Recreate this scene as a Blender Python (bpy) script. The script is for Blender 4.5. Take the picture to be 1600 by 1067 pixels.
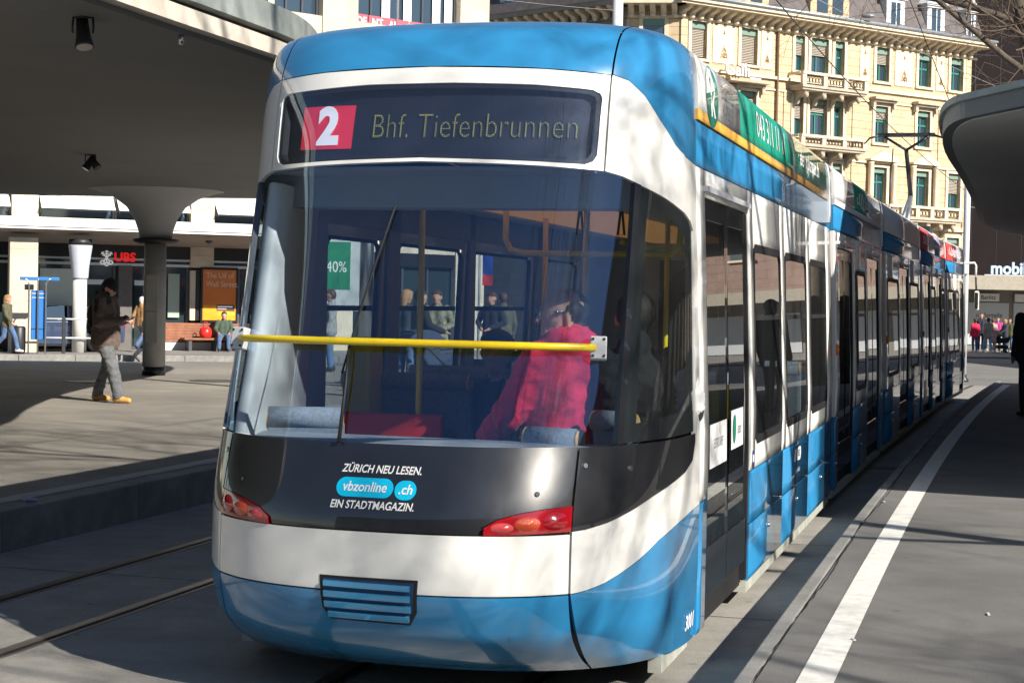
import bpy, bmesh, math, random
import numpy as np
from mathutils import Vector, Matrix, Quaternion
R = math.radians
PI = math.pi
random.seed(7)
for o in list(bpy.data.objects): bpy.data.objects.remove(o, do_unlink=True)
sc = bpy.context.scene
COL = sc.collection

# ------------------------------------------------------------------ camera
PITCH, ROLL, CAMZ = 0.0234973, 0.02014515, 1.85
cam = bpy.data.cameras.new('camera'); cam_o = bpy.data.objects.new('camera', cam); COL.objects.link(cam_o)
cam.sensor_fit = 'HORIZONTAL'; cam.sensor_width = 36.0; cam.lens = 36.0 * 2709.7 / 1600.0
cam.clip_start = 0.1; cam.clip_end = 1500
_f = Vector((0, math.cos(PITCH), -math.sin(PITCH))); _r = Vector((1, 0, 0)); _d = _f.cross(_r)
_cx = math.cos(ROLL) * _r - math.sin(ROLL) * _d
_cd = math.sin(ROLL) * _r + math.cos(ROLL) * _d
m4 = Matrix((( _cx.x, -_cd.x, -_f.x, 0), (_cx.y, -_cd.y, -_f.y, 0), (_cx.z, -_cd.z, -_f.z, CAMZ), (0, 0, 0, 1)))
cam_o.matrix_world = m4
sc.camera = cam_o
# ------------------------------------------------------------------ sky, sun, exposure
SUN = Vector((1.124, -1.097, 1.0)).normalized()
w = bpy.data.worlds.new('World'); sc.world = w; w.use_nodes = True
nt = w.node_tree; nt.nodes.clear()
sky = nt.nodes.new('ShaderNodeTexSky'); sky.sky_type = 'NISHITA'; sky.sun_disc = False
sky.sun_elevation = math.asin(SUN.z); sky.sun_rotation = math.atan2(SUN.x, SUN.y)
sky.air_density = 1.0; sky.dust_density = 0.2; sky.ozone_density = 2.5
bg = nt.nodes.new('ShaderNodeBackground'); bg.inputs['Strength'].default_value = 0.054
out = nt.nodes.new('ShaderNodeOutputWorld')
nt.links.new(sky.outputs[0], bg.inputs[0]); nt.links.new(bg.outputs[0], out.inputs[0])
sl = bpy.data.lights.new('sun', 'SUN'); sl.energy = 5.0; sl.angle = R(0.53); sl.color = (1.0, 0.93, 0.82)
so = bpy.data.objects.new('sun', sl); COL.objects.link(so); so.rotation_mode = 'QUATERNION'
so.rotation_quaternion = SUN.to_track_quat('Z', 'Y'); so.location = SUN * 60
vs = sc.view_settings; vs.view_transform = 'Standard'; vs.look = 'None'; vs.exposure = 0.85; vs.gamma = 1.0; vs.use_curve_mapping = False
sc.cycles.max_bounces = 7; sc.cycles.diffuse_bounces = 3; sc.cycles.transparent_max_bounces = 16; sc.cycles.glossy_bounces = 3; sc.cycles.transmission_bounces = 2
sc.cycles.sample_clamp_indirect = 6.0

# ------------------------------------------------------------------ materials
_M = {}
def _bsdf(m):
    return m.node_tree.nodes['Principled BSDF']
def mat(name, col, rough=0.5, metal=0.0, coat=0.0, spec=0.5, var=0.0, vscale=6.0, bump=0.0, bscale=40.0, emit=None, es=1.0, sheen=0.0):
    if name in _M: return _M[name]
    m = bpy.data.materials.new(name); m.use_nodes = True; _M[name] = m
    N = m.node_tree.nodes; L = m.node_tree.links; b = _bsdf(m)
    b.inputs['Base Color'].default_value = (*col, 1); b.inputs['Roughness'].default_value = rough
    b.inputs['Metallic'].default_value = metal; b.inputs['Specular IOR Level'].default_value = spec
    if coat: b.inputs['Coat Weight'].default_value = coat; b.inputs['Coat Roughness'].default_value = 0.04
    if sheen: b.inputs['Sheen Weight'].default_value = sheen
    if emit: b.inputs['Emission Color'].default_value = (*emit, 1); b.inputs['Emission Strength'].default_value = es
    if var or bump:
        tc = N.new('ShaderNodeTexCoord')
    if var:
        n = N.new('ShaderNodeTexNoise'); n.inputs['Scale'].default_value = vscale; n.inputs['Detail'].default_value = 6; n.inputs['Roughness'].default_value = 0.65
        L.new(tc.outputs['Object'], n.inputs['Vector'])
        mr = N.new('ShaderNodeMapRange'); mr.inputs[1].default_value = 0.3; mr.inputs[2].default_value = 0.7
        mr.inputs[3].default_value = 1 - var; mr.inputs[4].default_value = 1 + var
        L.new(n.outputs['Fac'], mr.inputs[0])
        mx = N.new('ShaderNodeMix'); mx.data_type = 'RGBA'; mx.blend_type = 'MULTIPLY'; mx.inputs[0].default_value = 1
        mx.inputs[6].default_value = (*col, 1); L.new(mr.outputs[0], mx.inputs[7]); L.new(mx.outputs[2], b.inputs['Base Color'])
    if bump:
        n2 = N.new('ShaderNodeTexNoise'); n2.inputs['Scale'].default_value = bscale; n2.inputs['Detail'].default_value = 5
        L.new(tc.outputs['Object'], n2.inputs['Vector'])
        bp = N.new('ShaderNodeBump'); bp.inputs['Strength'].default_value = bump; bp.inputs['Distance'].default_value = 0.01
        L.new(n2.outputs['Fac'], bp.inputs['Height']); L.new(bp.outputs[0], b.inputs['Normal'])
    return m
def cloth(name, col, var=0.3):
    return mat('cloth_' + name, col, 0.85, var=var, vscale=11, bump=0.9, bscale=17, sheen=0.15)
def glass(name, tint, ior=1.5, dirt=0.0, rough=0.0, refl=(1, 1, 1)):
    """thin pane: a tinted see-through sheet with mirror reflection by Fresnel"""
    if name in _M: return _M[name]
    m = bpy.data.materials.new(name); m.use_nodes = True; _M[name] = m
    N = m.node_tree.nodes; L = m.node_tree.links; N.clear()
    o = N.new('ShaderNodeOutputMaterial'); t = N.new('ShaderNodeBsdfTransparent'); t.inputs[0].default_value = (*tint, 1)
    g = N.new('ShaderNodeBsdfGlossy'); g.inputs['Roughness'].default_value = rough; g.inputs[0].default_value = (*refl, 1)
    fr = N.new('ShaderNodeFresnel'); ge = N.new('ShaderNodeNewGeometry'); mi_ = N.new('ShaderNodeMath'); mi_.operation = 'MULTIPLY_ADD'; mi_.inputs[1].default_value = 1.0 / ior - ior; mi_.inputs[2].default_value = ior
    L.new(ge.outputs['Backfacing'], mi_.inputs[0]); L.new(mi_.outputs[0], fr.inputs[0])          # both faces of a thin sheet reflect alike
    mx = N.new('ShaderNodeMixShader'); L.new(fr.outputs[0], mx.inputs[0]); L.new(t.outputs[0], mx.inputs[1]); L.new(g.outputs[0], mx.inputs[2])
    if dirt:
        d = N.new('ShaderNodeBsdfDiffuse'); d.inputs[0].default_value = (0.55, 0.58, 0.6, 1)
        m2 = N.new('ShaderNodeMixShader'); m2.inputs[0].default_value = dirt
        L.new(mx.outputs[0], m2.inputs[1]); L.new(d.outputs[0], m2.inputs[2]); L.new(m2.outputs[0], o.inputs[0])
    else:
        L.new(mx.outputs[0], o.inputs[0])
    return m
def ground_mat(name, col, patch, scale, speck=0.25, rough=0.85, streak=None):
    if name in _M: return _M[name]
    m = bpy.data.materials.new(name); m.use_nodes = True; _M[name] = m
    N = m.node_tree.nodes; L = m.node_tree.links; b = _bsdf(m)
    tc = N.new('ShaderNodeTexCoord')
    def noise(s, d=5, r=0.6):
        n = N.new('ShaderNodeTexNoise'); n.inputs['Scale'].default_value = s; n.inputs['Detail'].default_value = d; n.inputs['Roughness'].default_value = r
        L.new(tc.outputs['Object'], n.inputs['Vector']); return n
    n1 = noise(scale, 4); n2 = noise(90, 3, 0.8); n3 = noise(scale * 5, 6, 0.7)
    cr = N.new('ShaderNodeValToRGB'); cr.color_ramp.elements[0].position = 0.32; cr.color_ramp.elements[1].position = 0.68
    cr.color_ramp.elements[0].color = (*patch, 1); cr.color_ramp.elements[1].color = (*col, 1)
    L.new(n1.outputs['Fac'], cr.inputs[0])
    def mul(prev, src, lo, hi):
        mr = N.new('ShaderNodeMapRange'); mr.inputs[1].default_value = 0.3; mr.inputs[2].default_value = 0.7; mr.inputs[3].default_value = lo; mr.inputs[4].default_value = hi
        L.new(src.outputs['Fac'], mr.inputs[0])
        mx = N.new('ShaderNodeMix'); mx.data_type = 'RGBA'; mx.blend_type = 'MULTIPLY'; mx.inputs[0].default_value = 1
        L.new(prev, mx.inputs[6]); L.new(mr.outputs[0], mx.inputs[7]); return mx.outputs[2]
    c = mul(cr.outputs[0], n2, 1 - speck, 1 + speck); c = mul(c, n3, 0.80, 1.16)
    # scattered stains (gum, oil)
    vo = N.new('ShaderNodeTexVoronoi'); vo.inputs['Scale'].default_value = 2.2; L.new(tc.outputs['Object'], vo.inputs['Vector'])
    mr = N.new('ShaderNodeMapRange'); mr.inputs[1].default_value = 0.035; mr.inputs[2].default_value = 0.07; mr.inputs[3].default_value = 0.72; mr.inputs[4].default_value = 1.0
    L.new(vo.outputs['Distance'], mr.inputs[0])
    mx = N.new('ShaderNodeMix'); mx.data_type = 'RGBA'; mx.blend_type = 'MULTIPLY'; mx.inputs[0].default_value = 1
    L.new(c, mx.inputs[6]); L.new(mr.outputs[0], mx.inputs[7]); L.new(mx.outputs[2], b.inputs['Base Color'])
    b.inputs['Roughness'].default_value = rough
    bp = N.new('ShaderNodeBump'); bp.inputs['Strength'].default_value = 0.35; bp.inputs['Distance'].default_value = 0.008
    L.new(n2.outputs['Fac'], bp.inputs['Height']); L.new(bp.outputs[0], b.inputs['Normal'])
    return m
def ashlar(name, col, col2, bw, bh, mortar=0.012, dark=0.6, rough=0.85, axis='XZ'):
    """far stonework: courses too small to pick apart, drawn as joints on the wall plane"""
    if name in _M: return _M[name]
    m = bpy.data.materials.new(name); m.use_nodes = True; _M[name] = m
    N = m.node_tree.nodes; L = m.node_tree.links; b = _bsdf(m)
    tc = N.new('ShaderNodeTexCoord'); sp = N.new('ShaderNodeSeparateXYZ'); cb = N.new('ShaderNodeCombineXYZ')
    L.new(tc.outputs['Object'], sp.inputs[0]); L.new(sp.outputs['X'], cb.inputs[0]); L.new(sp.outputs['Z'], cb.inputs[1])
    br = N.new('ShaderNodeTexBrick'); L.new(cb.outputs[0], br.inputs['Vector'])
    br.inputs['Color1'].default_value = (*col, 1); br.inputs['Color2'].default_value = (*col2, 1)
    br.inputs['Mortar'].default_value = (col[0] * dark, col[1] * dark, col[2] * dark, 1)
    br.inputs['Scale'].default_value = 1.0; br.inputs['Mortar Size'].default_value = mortar
    br.inputs['Brick Width'].default_value = bw; br.inputs['Row Height'].default_value = bh
    n = N.new('ShaderNodeTexNoise'); n.inputs['Scale'].default_value = 1.3; n.inputs['Detail'].default_value = 8; n.inputs['Roughness'].default_value = 0.7
    L.new(tc.outputs['Object'], n.inputs['Vector'])
    mr = N.new('ShaderNodeMapRange'); mr.inputs[1].default_value = 0.3; mr.inputs[2].default_value = 0.72; mr.inputs[3].default_value = 0.76; mr.inputs[4].default_value = 1.12
    L.new(n.outputs['Fac'], mr.inputs[0])
    mx = N.new('ShaderNodeMix'); mx.data_type = 'RGBA'; mx.blend_type = 'MULTIPLY'; mx.inputs[0].default_value = 1
    L.new(br.outputs['Color'], mx.inputs[6]); L.new(mr.outputs[0], mx.inputs[7]); L.new(mx.outputs[2], b.inputs['Base Color'])
    bp = N.new('ShaderNodeBump'); bp.inputs['Strength'].default_value = 0.6; bp.inputs['Distance'].default_value = 0.02; bp.invert = True
    L.new(br.outputs['Fac'], bp.inputs['Height']); L.new(bp.outputs[0], b.inputs['Normal'])
    b.inputs['Roughness'].default_value = rough
    return m
def paint(name, col, rough=0.22, streak=0.05):
    """glossy vehicle paint with a thin film of road dust"""
    if name in _M: return _M[name]
    m = mat(name, col, rough, coat=0.9, var=streak, vscale=2.5)
    N = m.node_tree.nodes; L = m.node_tree.links; b = _bsdf(m)
    b.inputs['Coat Roughness'].default_value = 0.025; b.inputs['Coat IOR'].default_value = 1.75
    tc = N.new('ShaderNodeTexCoord'); n = N.new('ShaderNodeTexNoise'); n.inputs['Scale'].default_value = 0.9; n.inputs['Detail'].default_value = 1
    L.new(tc.outputs['Object'], n.inputs['Vector'])
    bp = N.new('ShaderNodeBump'); bp.inputs['Strength'].default_value = 0.10; bp.inputs['Distance'].default_value = 0.02
    L.new(n.outputs['Fac'], bp.inputs['Height']); L.new(bp.outputs[0], b.inputs['Coat Normal'])
    return m

TB = paint('tram_blue', (0.028, 0.225, 0.47))
TW = paint('tram_white', (0.80, 0.80, 0.77), 0.3)
TK = paint('tram_black', (0.012, 0.013, 0.016), 0.35)
TD = mat('tram_dark', (0.012, 0.012, 0.014), 0.6)
RUB = mat('rubber', (0.010, 0.010, 0.011), 0.75, bump=0.3)
SILL = mat('sill_grey', (0.42, 0.43, 0.38), 0.5, var=0.2, vscale=8)
YEL = mat('yellow_rail', (0.85, 0.62, 0.01), 0.3, coat=0.5)
STEEL = mat('steel', (0.62, 0.63, 0.64), 0.28, metal=1.0, var=0.08)
ALU = mat('aluminium', (0.55, 0.57, 0.58), 0.4, metal=0.85, var=0.1)
DKMET = mat('dark_metal', (0.035, 0.037, 0.042), 0.45, metal=0.4, var=0.2)
LGREY = mat('light_grey_paint', (0.55, 0.57, 0.60), 0.45, var=0.08)
WSG = glass('windscreen_glass', (0.80, 0.88, 0.95), 2.2, dirt=0.002, rough=0.02, refl=(0.42, 0.66, 1.0))
SDG = glass('side_glass', (0.60, 0.68, 0.70), 1.75, dirt=0.012)
DOG = glass('door_glass', (0.16, 0.20, 0.21), 1.6, dirt=0.008)
DSG = glass('display_glass', (0.75, 0.80, 0.90), 2.2, dirt=0.015, refl=(0.6, 0.78, 1.0))

# ------------------------------------------------------------------ object helpers
def link(o, parent=None):
    COL.objects.link(o)
    if parent: o.parent = parent
    return o
def tag(o, label=None, cat=None, group=None, kind=None):
    if label: o['label'] = label
    if cat: o['category'] = cat
    if group: o['group'] = group
    if kind: o['kind'] = kind
    return o
def thing(name, label, cat, loc=(0, 0, 0), rz=0.0, group=None):
    o = bpy.data.objects.new(name, None); COL.objects.link(o); o.location = loc; o.rotation_euler = (0, 0, rz); o.empty_display_size = 0.2
    return tag(o, label, cat, group)
class MB:
    def __init__(s): s.v = []; s.f = []; s.m = []; s.sm = []
    def add(s, vs, fs, mi=0, smooth=False):
        b = len(s.v); s.v += [tuple(p) for p in vs]
        for f in fs: s.f.append(tuple(b + i for i in f)); s.m.append(mi); s.sm.append(smooth)
        return s
    def box(s, c, d, mi=0, rot=None):
        x, y, z = d[0] / 2, d[1] / 2, d[2] / 2
        vs = [Vector(p) for p in ((-x, -y, -z), (x, -y, -z), (x, y, -z), (-x, y, -z), (-x, -y, z), (x, -y, z), (x, y, z), (-x, y, z))]
        if rot is not None: vs = [rot @ p for p in vs]
        vs = [p + Vector(c) for p in vs]
        return s.add(vs, [(0, 3, 2, 1), (4, 5, 6, 7), (0, 1, 5, 4), (1, 2, 6, 5), (2, 3, 7, 6), (3, 0, 4, 7)], mi)
    def bb(s, x0, x1, y0, y1, z0, z1, mi=0):
        return s.box(((x0 + x1) / 2, (y0 + y1) / 2, (z0 + z1) / 2), (abs(x1 - x0), abs(y1 - y0), abs(z1 - z0)), mi)
    def tube(s, path, rad, seg=8, mi=0, cap=True, smooth=True):
        P = [Vector(p) for p in path]; n = len(P)
        if not hasattr(rad, '__len__'): rad = [rad] * n
        t0 = (P[1] - P[0]).normalized(); up = Vector((0, 0, 1)) if abs(t0.z) < 0.9 else Vector((1, 0, 0))
        a = t0.cross(up).normalized(); b0 = len(s.v)
        for i in range(n):
            t = ((P[i + 1] if i < n - 1 else P[i]) - (P[i - 1] if i else P[i])).normalized()
            a = (a - t * a.dot(t)); a = a.normalized() if a.length > 1e-6 else t.orthogonal().normalized()
            b = t.cross(a)
            for k in range(seg):
                an = 2 * PI * k / seg; s.v.append(tuple(P[i] + (a * math.cos(an) + b * math.sin(an)) * rad[i]))
        for i in range(n - 1):
            for k in range(seg):
                k2 = (k + 1) % seg
                s.f.append((b0 + i * seg + k, b0 + i * seg + k2, b0 + (i + 1) * seg + k2, b0 + (i + 1) * seg + k)); s.m.append(mi); s.sm.append(smooth)
        if cap:
            s.f.append(tuple(b0 + k for k in range(seg - 1, -1, -1))); s.m.append(mi); s.sm.append(False)
            s.f.append(tuple(b0 + (n - 1) * seg + k for k in range(seg))); s.m.append(mi); s.sm.append(False)
        return s
    def lathe(s, prof, seg=24, c=(0, 0, 0), mi=0, smooth=True):
        b0 = len(s.v); n = len(prof)
        for r, z in prof:
            for k in range(seg):
                an = 2 * PI * k / seg; s.v.append((c[0] + r * math.cos(an), c[1] + r * math.sin(an), c[2] + z))
        for i in range(n - 1):
            for k in range(seg):
                k2 = (k + 1) % seg
                s.f.append((b0 + i * seg + k, b0 + i * seg + k2, b0 + (i + 1) * seg + k2, b0 + (i + 1) * seg + k)); s.m.append(mi); s.sm.append(smooth)
        s.f.append(tuple(b0 + k for k in range(seg - 1, -1, -1))); s.m.append(mi); s.sm.append(False)
        s.f.append(tuple(b0 + (n - 1) * seg + k for k in range(seg))); s.m.append(mi); s.sm.append(False)
        return s
    def prism(s, poly, h0, h1, fn=None, mi=0):
        """extrude a 2D polygon between h0 and h1; fn maps (u,v,h) to xyz"""
        if fn is None: fn = lambda u, v, h: (u, v, h)
        n = len(poly); vs = [fn(u, v, h0) for u, v in poly] + [fn(u, v, h1) for u, v in poly]
        fs = [tuple(range(n - 1, -1, -1)), tuple(range(n, 2 * n))] + [(i, (i + 1) % n, n + (i + 1) % n, n + i) for i in range(n)]
        return s.add(vs, fs, mi)
    def build(s, name, m, parent=None, bevel=0.0, loc=None, rz=0.0):
        me = bpy.data.meshes.new(name); me.from_pydata(s.v, [], s.f)
        ms = m if isinstance(m, (list, tuple)) else [m]
        for x in ms: me.materials.append(x)
        me.polygons.foreach_set('material_index', s.m); me.polygons.foreach_set('use_smooth', s.sm)
        bm = bmesh.new(); bm.from_mesh(me)
        bmesh.ops.recalc_face_normals(bm, faces=bm.faces)
        if bevel: bmesh.ops.bevel(bm, geom=[e for e in bm.edges if e.calc_face_angle(0) > 0.6], offset=bevel, segments=2, affect='EDGES', profile=0.5, clamp_overlap=True)
        bm.to_mesh(me); bm.free(); me.update()
        o = bpy.data.objects.new(name, me); link(o, parent)
        if loc is not None: o.location = loc
        if rz: o.rotation_euler = (0, 0, rz)
        return o
def box(name, c, d, m, parent=None, bevel=0.0, rot=None):
    return MB().box(c, d, rot=rot).build(name, m, parent, bevel)
def bbx(name, x0, x1, y0, y1, z0, z1, m, parent=None, bevel=0.0):
    return MB().bb(x0, x1, y0, y1, z0, z1).build(name, m, parent, bevel)
def shared(name, mesh, parent=None, loc=(0, 0, 0), rz=0.0, scale=None):
    o = bpy.data.objects.new(name, mesh); link(o, parent); o.location = loc; o.rotation_euler = (0, 0, rz)
    if scale: o.scale = scale
    return o
_dg = None
def text_mesh(body, size, extrude=0.0, align='CENTER', offset=0.0, shear=0.0, sx=1.0):
    """outline of a word as a mesh in the xy plane"""
    cu = bpy.data.curves.new('t', 'FONT'); cu.body = body; cu.size = size; cu.align_x = align; cu.align_y = 'CENTER'
    cu.extrude = extrude; cu.offset = offset; cu.shear = shear; cu.resolution_u = 4
    o = bpy.data.objects.new('t', cu); COL.objects.link(o)
    me = bpy.data.meshes.new_from_object(o.evaluated_get(bpy.context.evaluated_depsgraph_get()))
    bpy.data.objects.remove(o); bpy.data.curves.remove(cu)
    if sx != 1.0:
        for v in me.vertices: v.co.x *= sx
    return me
def lettering(name, body, size, m, parent, M, extrude=0.0, fn=None, **kw):
    """M places the text plane in the parent's space; fn instead maps each (x,y,z) of the word"""
    me = text_mesh(body, size, extrude, **kw)
    if fn:
        bm = bmesh.new(); bm.from_mesh(me); bmesh.ops.triangulate(bm, faces=bm.faces); bm.to_mesh(me); bm.free()
        for v in me.vertices: v.co = fn(v.co.x, v.co.y, v.co.z)
    else: me.transform(M)
    me.materials.clear(); me.materials.append(m)
    o = bpy.data.objects.new(name, me); link(o, parent); return o
# ------------------------------------------------------------------ tram frame of reference
TX, TY, TYAW = -0.1558, 9.1246, 0.27564968
TA = Vector((math.sin(TYAW), math.cos(TYAW))); TR = Vector((math.cos(TYAW), -math.sin(TYAW)))
def tw(x, y, z=0.0):
    p = Vector((TX, TY)) + TR * x + TA * y
    return (p.x, p.y, z)
def gz(y):
    if y < 20: return 0.0
    if y < 52: return -0.16 * (y - 20) / 32
    if y < 90: return -0.16 - 0.26 * (y - 52) / 38
    return -0.42
PZ = 0.30                                   # platform height
def edge_r(y): return 1.60 + 0.00098 * max(0.0, y) ** 2
def edge_l(y): return -4.10

ASPH = ground_mat('asphalt', (0.20, 0.195, 0.185), (0.15, 0.148, 0.143), 0.35)
TRACKBED = ground_mat('trackbed_concrete', (0.34, 0.325, 0.295), (0.25, 0.242, 0.225), 0.5, 0.18)
PLAT = ground_mat('platform_asphalt', (0.27, 0.25, 0.218), (0.185, 0.173, 0.155), 0.28, 0.2)
PLATR = ground_mat('right_platform_asphalt', (0.17, 0.165, 0.158), (0.115, 0.112, 0.108), 0.3, 0.22)
KERB = ground_mat('granite_kerb', (0.24, 0.235, 0.225), (0.16, 0.158, 0.15), 1.2, 0.25)
WLINE = mat('road_paint', (0.66, 0.65, 0.61), 0.7, var=0.18, vscale=14, bump=0.25, bscale=80)
GLINE = mat('worn_grey_paint', (0.34, 0.35, 0.36), 0.75, var=0.2, vscale=10)
GAP = mat('joint_tar', (0.012, 0.012, 0.012), 0.8)
RAIL = mat('rail_steel', (0.32, 0.29, 0.26), 0.38, metal=0.9, var=0.2, vscale=5)

# ground sheet to the horizon
ys = [-300, -60, -20, 0, 10, 20, 28, 36, 44, 52, 62, 75, 90, 140, 400, 900]; xs = [-700, -150, -60, -20, 0, 20, 60, 150, 700]
b = MB(); n = len(xs)
b.add([(x, y, gz(y)) for y in ys for x in xs], [(j * n + i, j * n + i + 1, (j + 1) * n + i + 1, (j + 1) * n + i) for j in range(len(ys) - 1) for i in range(n - 1)])
tag(b.build('ground', ASPH), kind='structure')
# paved track bed between the platforms
ysl = [-16, -8, -2, 4, 10, 14, 20, 26, 32, 38]
b = MB(); vs = []
for y in ysl:
    for x in (-4.14, 0, edge_r(y) + 0.03):
        p = tw(x, y); vs.append((p[0], p[1], gz(p[1]) + 0.004))
b.add(vs, [(j * 3 + i, j * 3 + i + 1, (j + 1) * 3 + i + 1, (j + 1) * 3 + i) for j in range(len(ysl) - 1) for i in (0, 1)])
tag(b.build('track_bed', TRACKBED), kind='structure')
# rails: head strip, groove, guard lip
for nm, x in (('rail', -3.11), ('rail', -2.25), ('rail', -0.46), ('rail', 0.46)):
    o = None
    for k, (a0, a1, dz, m) in enumerate(((-0.035, 0.03, 0.009, RAIL), (0.03, 0.072, 0.006, GAP), (0.072, 0.09, 0.008, RAIL))):
        b = MB(); vs = []
        for y in ysl:
            for q in (a0, a1):
                xx = x + q + (edge_r(y) - 1.6 if x > -1 else 0) ; p = tw(xx, y); vs.append((p[0], p[1], gz(p[1]) + dz))
        b.add(vs, [(2 * j, 2 * j + 1, 2 * j + 3, 2 * j + 2) for j in range(len(ysl) - 1)])
        q = b.build(nm if k == 0 else ('groove' if k == 1 else 'guard_lip'), m, o)
        if k == 0: o = q; tag(o, kind='structure')
# transverse joints of the track slabs near the camera
for y in (-5.2, -1.9, 1.45, 4.8, 8.1):
    b = MB(); p0, p1, p2, p3 = tw(-4.1, y), tw(1.58, y), tw(1.58, y + 0.012), tw(-4.1, y + 0.012)
    b.add([(p[0], p[1], gz(p[1]) + 0.0055) for p in (p0, p1, p2, p3)], [(0, 1, 2, 3)])
    tag(b.build('slab_joint', GAP), kind='structure')

# ---- left platform
poly = [tw(-4.30, y)[:2] for y in (-16, -8, 0, 8, 16, 24, 31.5)] + [(-2.2, 39.6), (-14, 38.0), (-60, 36.0), (-60, -10)]
o = MB().prism(poly, -0.4, PZ).build('left_platform', PLAT); tag(o, kind='structure')
y = -16.0; random.seed(3)
kb = MB(); kb.bb(-0.2, 0.0, 0.004, 1.996, -0.35, PZ + 0.002); kmesh = None
while y < 31:
    x, yy, _ = tw(-4.10, y)
    if kmesh is None:
        s_ = kb.build('kerb_stone', KERB, o, bevel=0.012); kmesh = s_.data
    else: s_ = shared('kerb_stone', kmesh, o)
    s_.location = (x, yy, random.uniform(-0.002, 0.002)); s_.rotation_euler = (0, 0, -TYAW); y += 2.0
b = MB(); b.add([tw(-4.53, -16, PZ + 0.004), tw(-4.35, -16, PZ + 0.004), tw(-4.35, 31, PZ + 0.004), tw(-4.53, 31, PZ + 0.004)], [(0, 1, 2, 3)])
tag(b.build('safety_line', GLINE), kind='structure')

# ---- right platform
ysr = [-16, -10, -5, 0, 3, 6, 9, 12, 15, 18, 21, 24, 27, 30]
edge = [tw(edge_r(y) + 0.085, y)[:2] for y in ysr]
poly = edge + [(edge[-1][0] + 1.5, edge[-1][1] + 1.2), (30, 40), (60, 40), (60, -12)]
o = MB().prism(poly, -0.4, PZ).build('right_platform', PLATR); tag(o, kind='structure')
kmesh = None; y = -14.0
while y < 30:
    x, yy, _ = tw(edge_r(y) + 0.075, y); x2, y2, _ = tw(edge_r(y + 1.5) + 0.075, y + 1.5)
    if kmesh is None:
        kb = MB(); kb.bb(-0.075, 0.0, 0.003, 1.497, -0.35, PZ + 0.001); s_ = kb.build('kerb_stone', KERB, o, bevel=0.008); kmesh = s_.data
    else: s_ = shared('kerb_stone', kmesh, o)
    s_.location = (x, yy, random.uniform(-0.001, 0.002)); s_.rotation_euler = (0, 0, -math.atan2(x2 - x, y2 - yy)); y += 1.5
b = MB(); vs = []
for i in range(0, 141):
    y = -4 + i * 0.235; e = edge_r(y) + 0.25
    vs += [tw(e, y, PZ + 0.004), tw(e + 0.15, y, PZ + 0.004)]
b.add(vs, [(2 * j, 2 * j + 1, 2 * j + 3, 2 * j + 2) for j in range(140)])
tag(b.build('white_line', WLINE), kind='structure')
# ragged crack along the kerb
b = MB(); vs = []; random.seed(5); off = 0.0
for i in range(0, 260):
    y = -3 + i * 0.062; off = off * 0.9 + random.uniform(-0.004, 0.004); e = edge_r(y) + 0.095 + off + 0.01 * math.sin(y * 1.3); wd = random.uniform(0.0012, 0.0042)
    vs += [tw(e - wd, y, PZ + 0.0045), tw(e + wd, y, PZ + 0.0045)]
b.add(vs, [(2 * j, 2 * j + 1, 2 * j + 3, 2 * j + 2) for j in range(259)])
tag(b.build('pavement_crack', GAP), kind='structure')
# litter and dropped cups on the platform edge
random.seed(11)
LIT = mat('litter_paper', (0.55, 0.53, 0.5), 0.8)
for (x, y, lb) in ((2.0, -0.55, 'pale scrap of litter lying on the white platform line'), (2.6, 0.4, 'pale scrap of litter on the right paving near the camera'), (1.75, 5.4, 'pale scrap of litter beside the right platform kerb')):
    p = tw(x, y, PZ + 0.006); b = MB(); b.box((0, 0, 0), (random.uniform(0.03, 0.06), 0.012, 0.006))
    o = b.build('litter_scrap', LIT); o.location = p; o.rotation_euler = (0, 0, random.uniform(0, 3)); tag(o, lb, 'litter', 'litter scraps on the right platform')
o = MB().box((0, 0, 0.012), (0.10, 0.05, 0.024)).build('crumpled_wrapper', mat('wrapper_blue', (0.25, 0.33, 0.5), 0.4, var=0.4, vscale=30), bevel=0.008)
o.location = tw(-4.22, 2.55, PZ + 0.005); o.rotation_euler = (0, 0.1, 0.9); tag(o, 'crumpled bluish wrapper lying on the left platform kerb', 'litter')

# ---- far pavement in front of the bank
SA = Vector((-16.05, 54.4)); AANG = R(22); AX = Vector((math.cos(AANG), math.sin(AANG))); AY = Vector((-math.sin(AANG), math.cos(AANG)))
def aw(s, o, z=0.0):
    p = SA + AX * s + AY * o; return (p.x, p.y, z)
poly = [aw(s, o)[:2] for s, o in ((-40, -5.2), (0, -5.0), (9, -4.6), (24, -1.0), (24, 14), (-40, 1.0))]
o = MB().prism(poly, -0.5, 0.02).build('bank_pavement', ground_mat('pavement', (0.27, 0.26, 0.245), (0.20, 0.195, 0.185), 0.6)); tag(o, kind='structure')
kmesh = None
for i in range(-10, 12):
    s0 = i * 1.6
    if kmesh is None:
        s_ = MB().bb(0.004, 1.596, -0.18, 0, -0.5, 0.024).build('kerb_stone', KERB, o, bevel=0.015); kmesh = s_.data
    else: s_ = shared('kerb_stone', kmesh, o)
    p = aw(s0, -5.0 + 0.035 * s0 if s0 > 0 else -5.0, 0); s_.location = p; s_.rotation_euler = (0, 0, AANG + (0.035 if s0 >= 0 else 0))

# ---- far right pavement
poly = [(10, 75.5), (24, 79), (70, 88), (70, 150), (10, 120)]
o = MB().prism(poly, -0.8, -0.25).build('far_pavement', _M['pavement']); tag(o, kind='structure')

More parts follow.
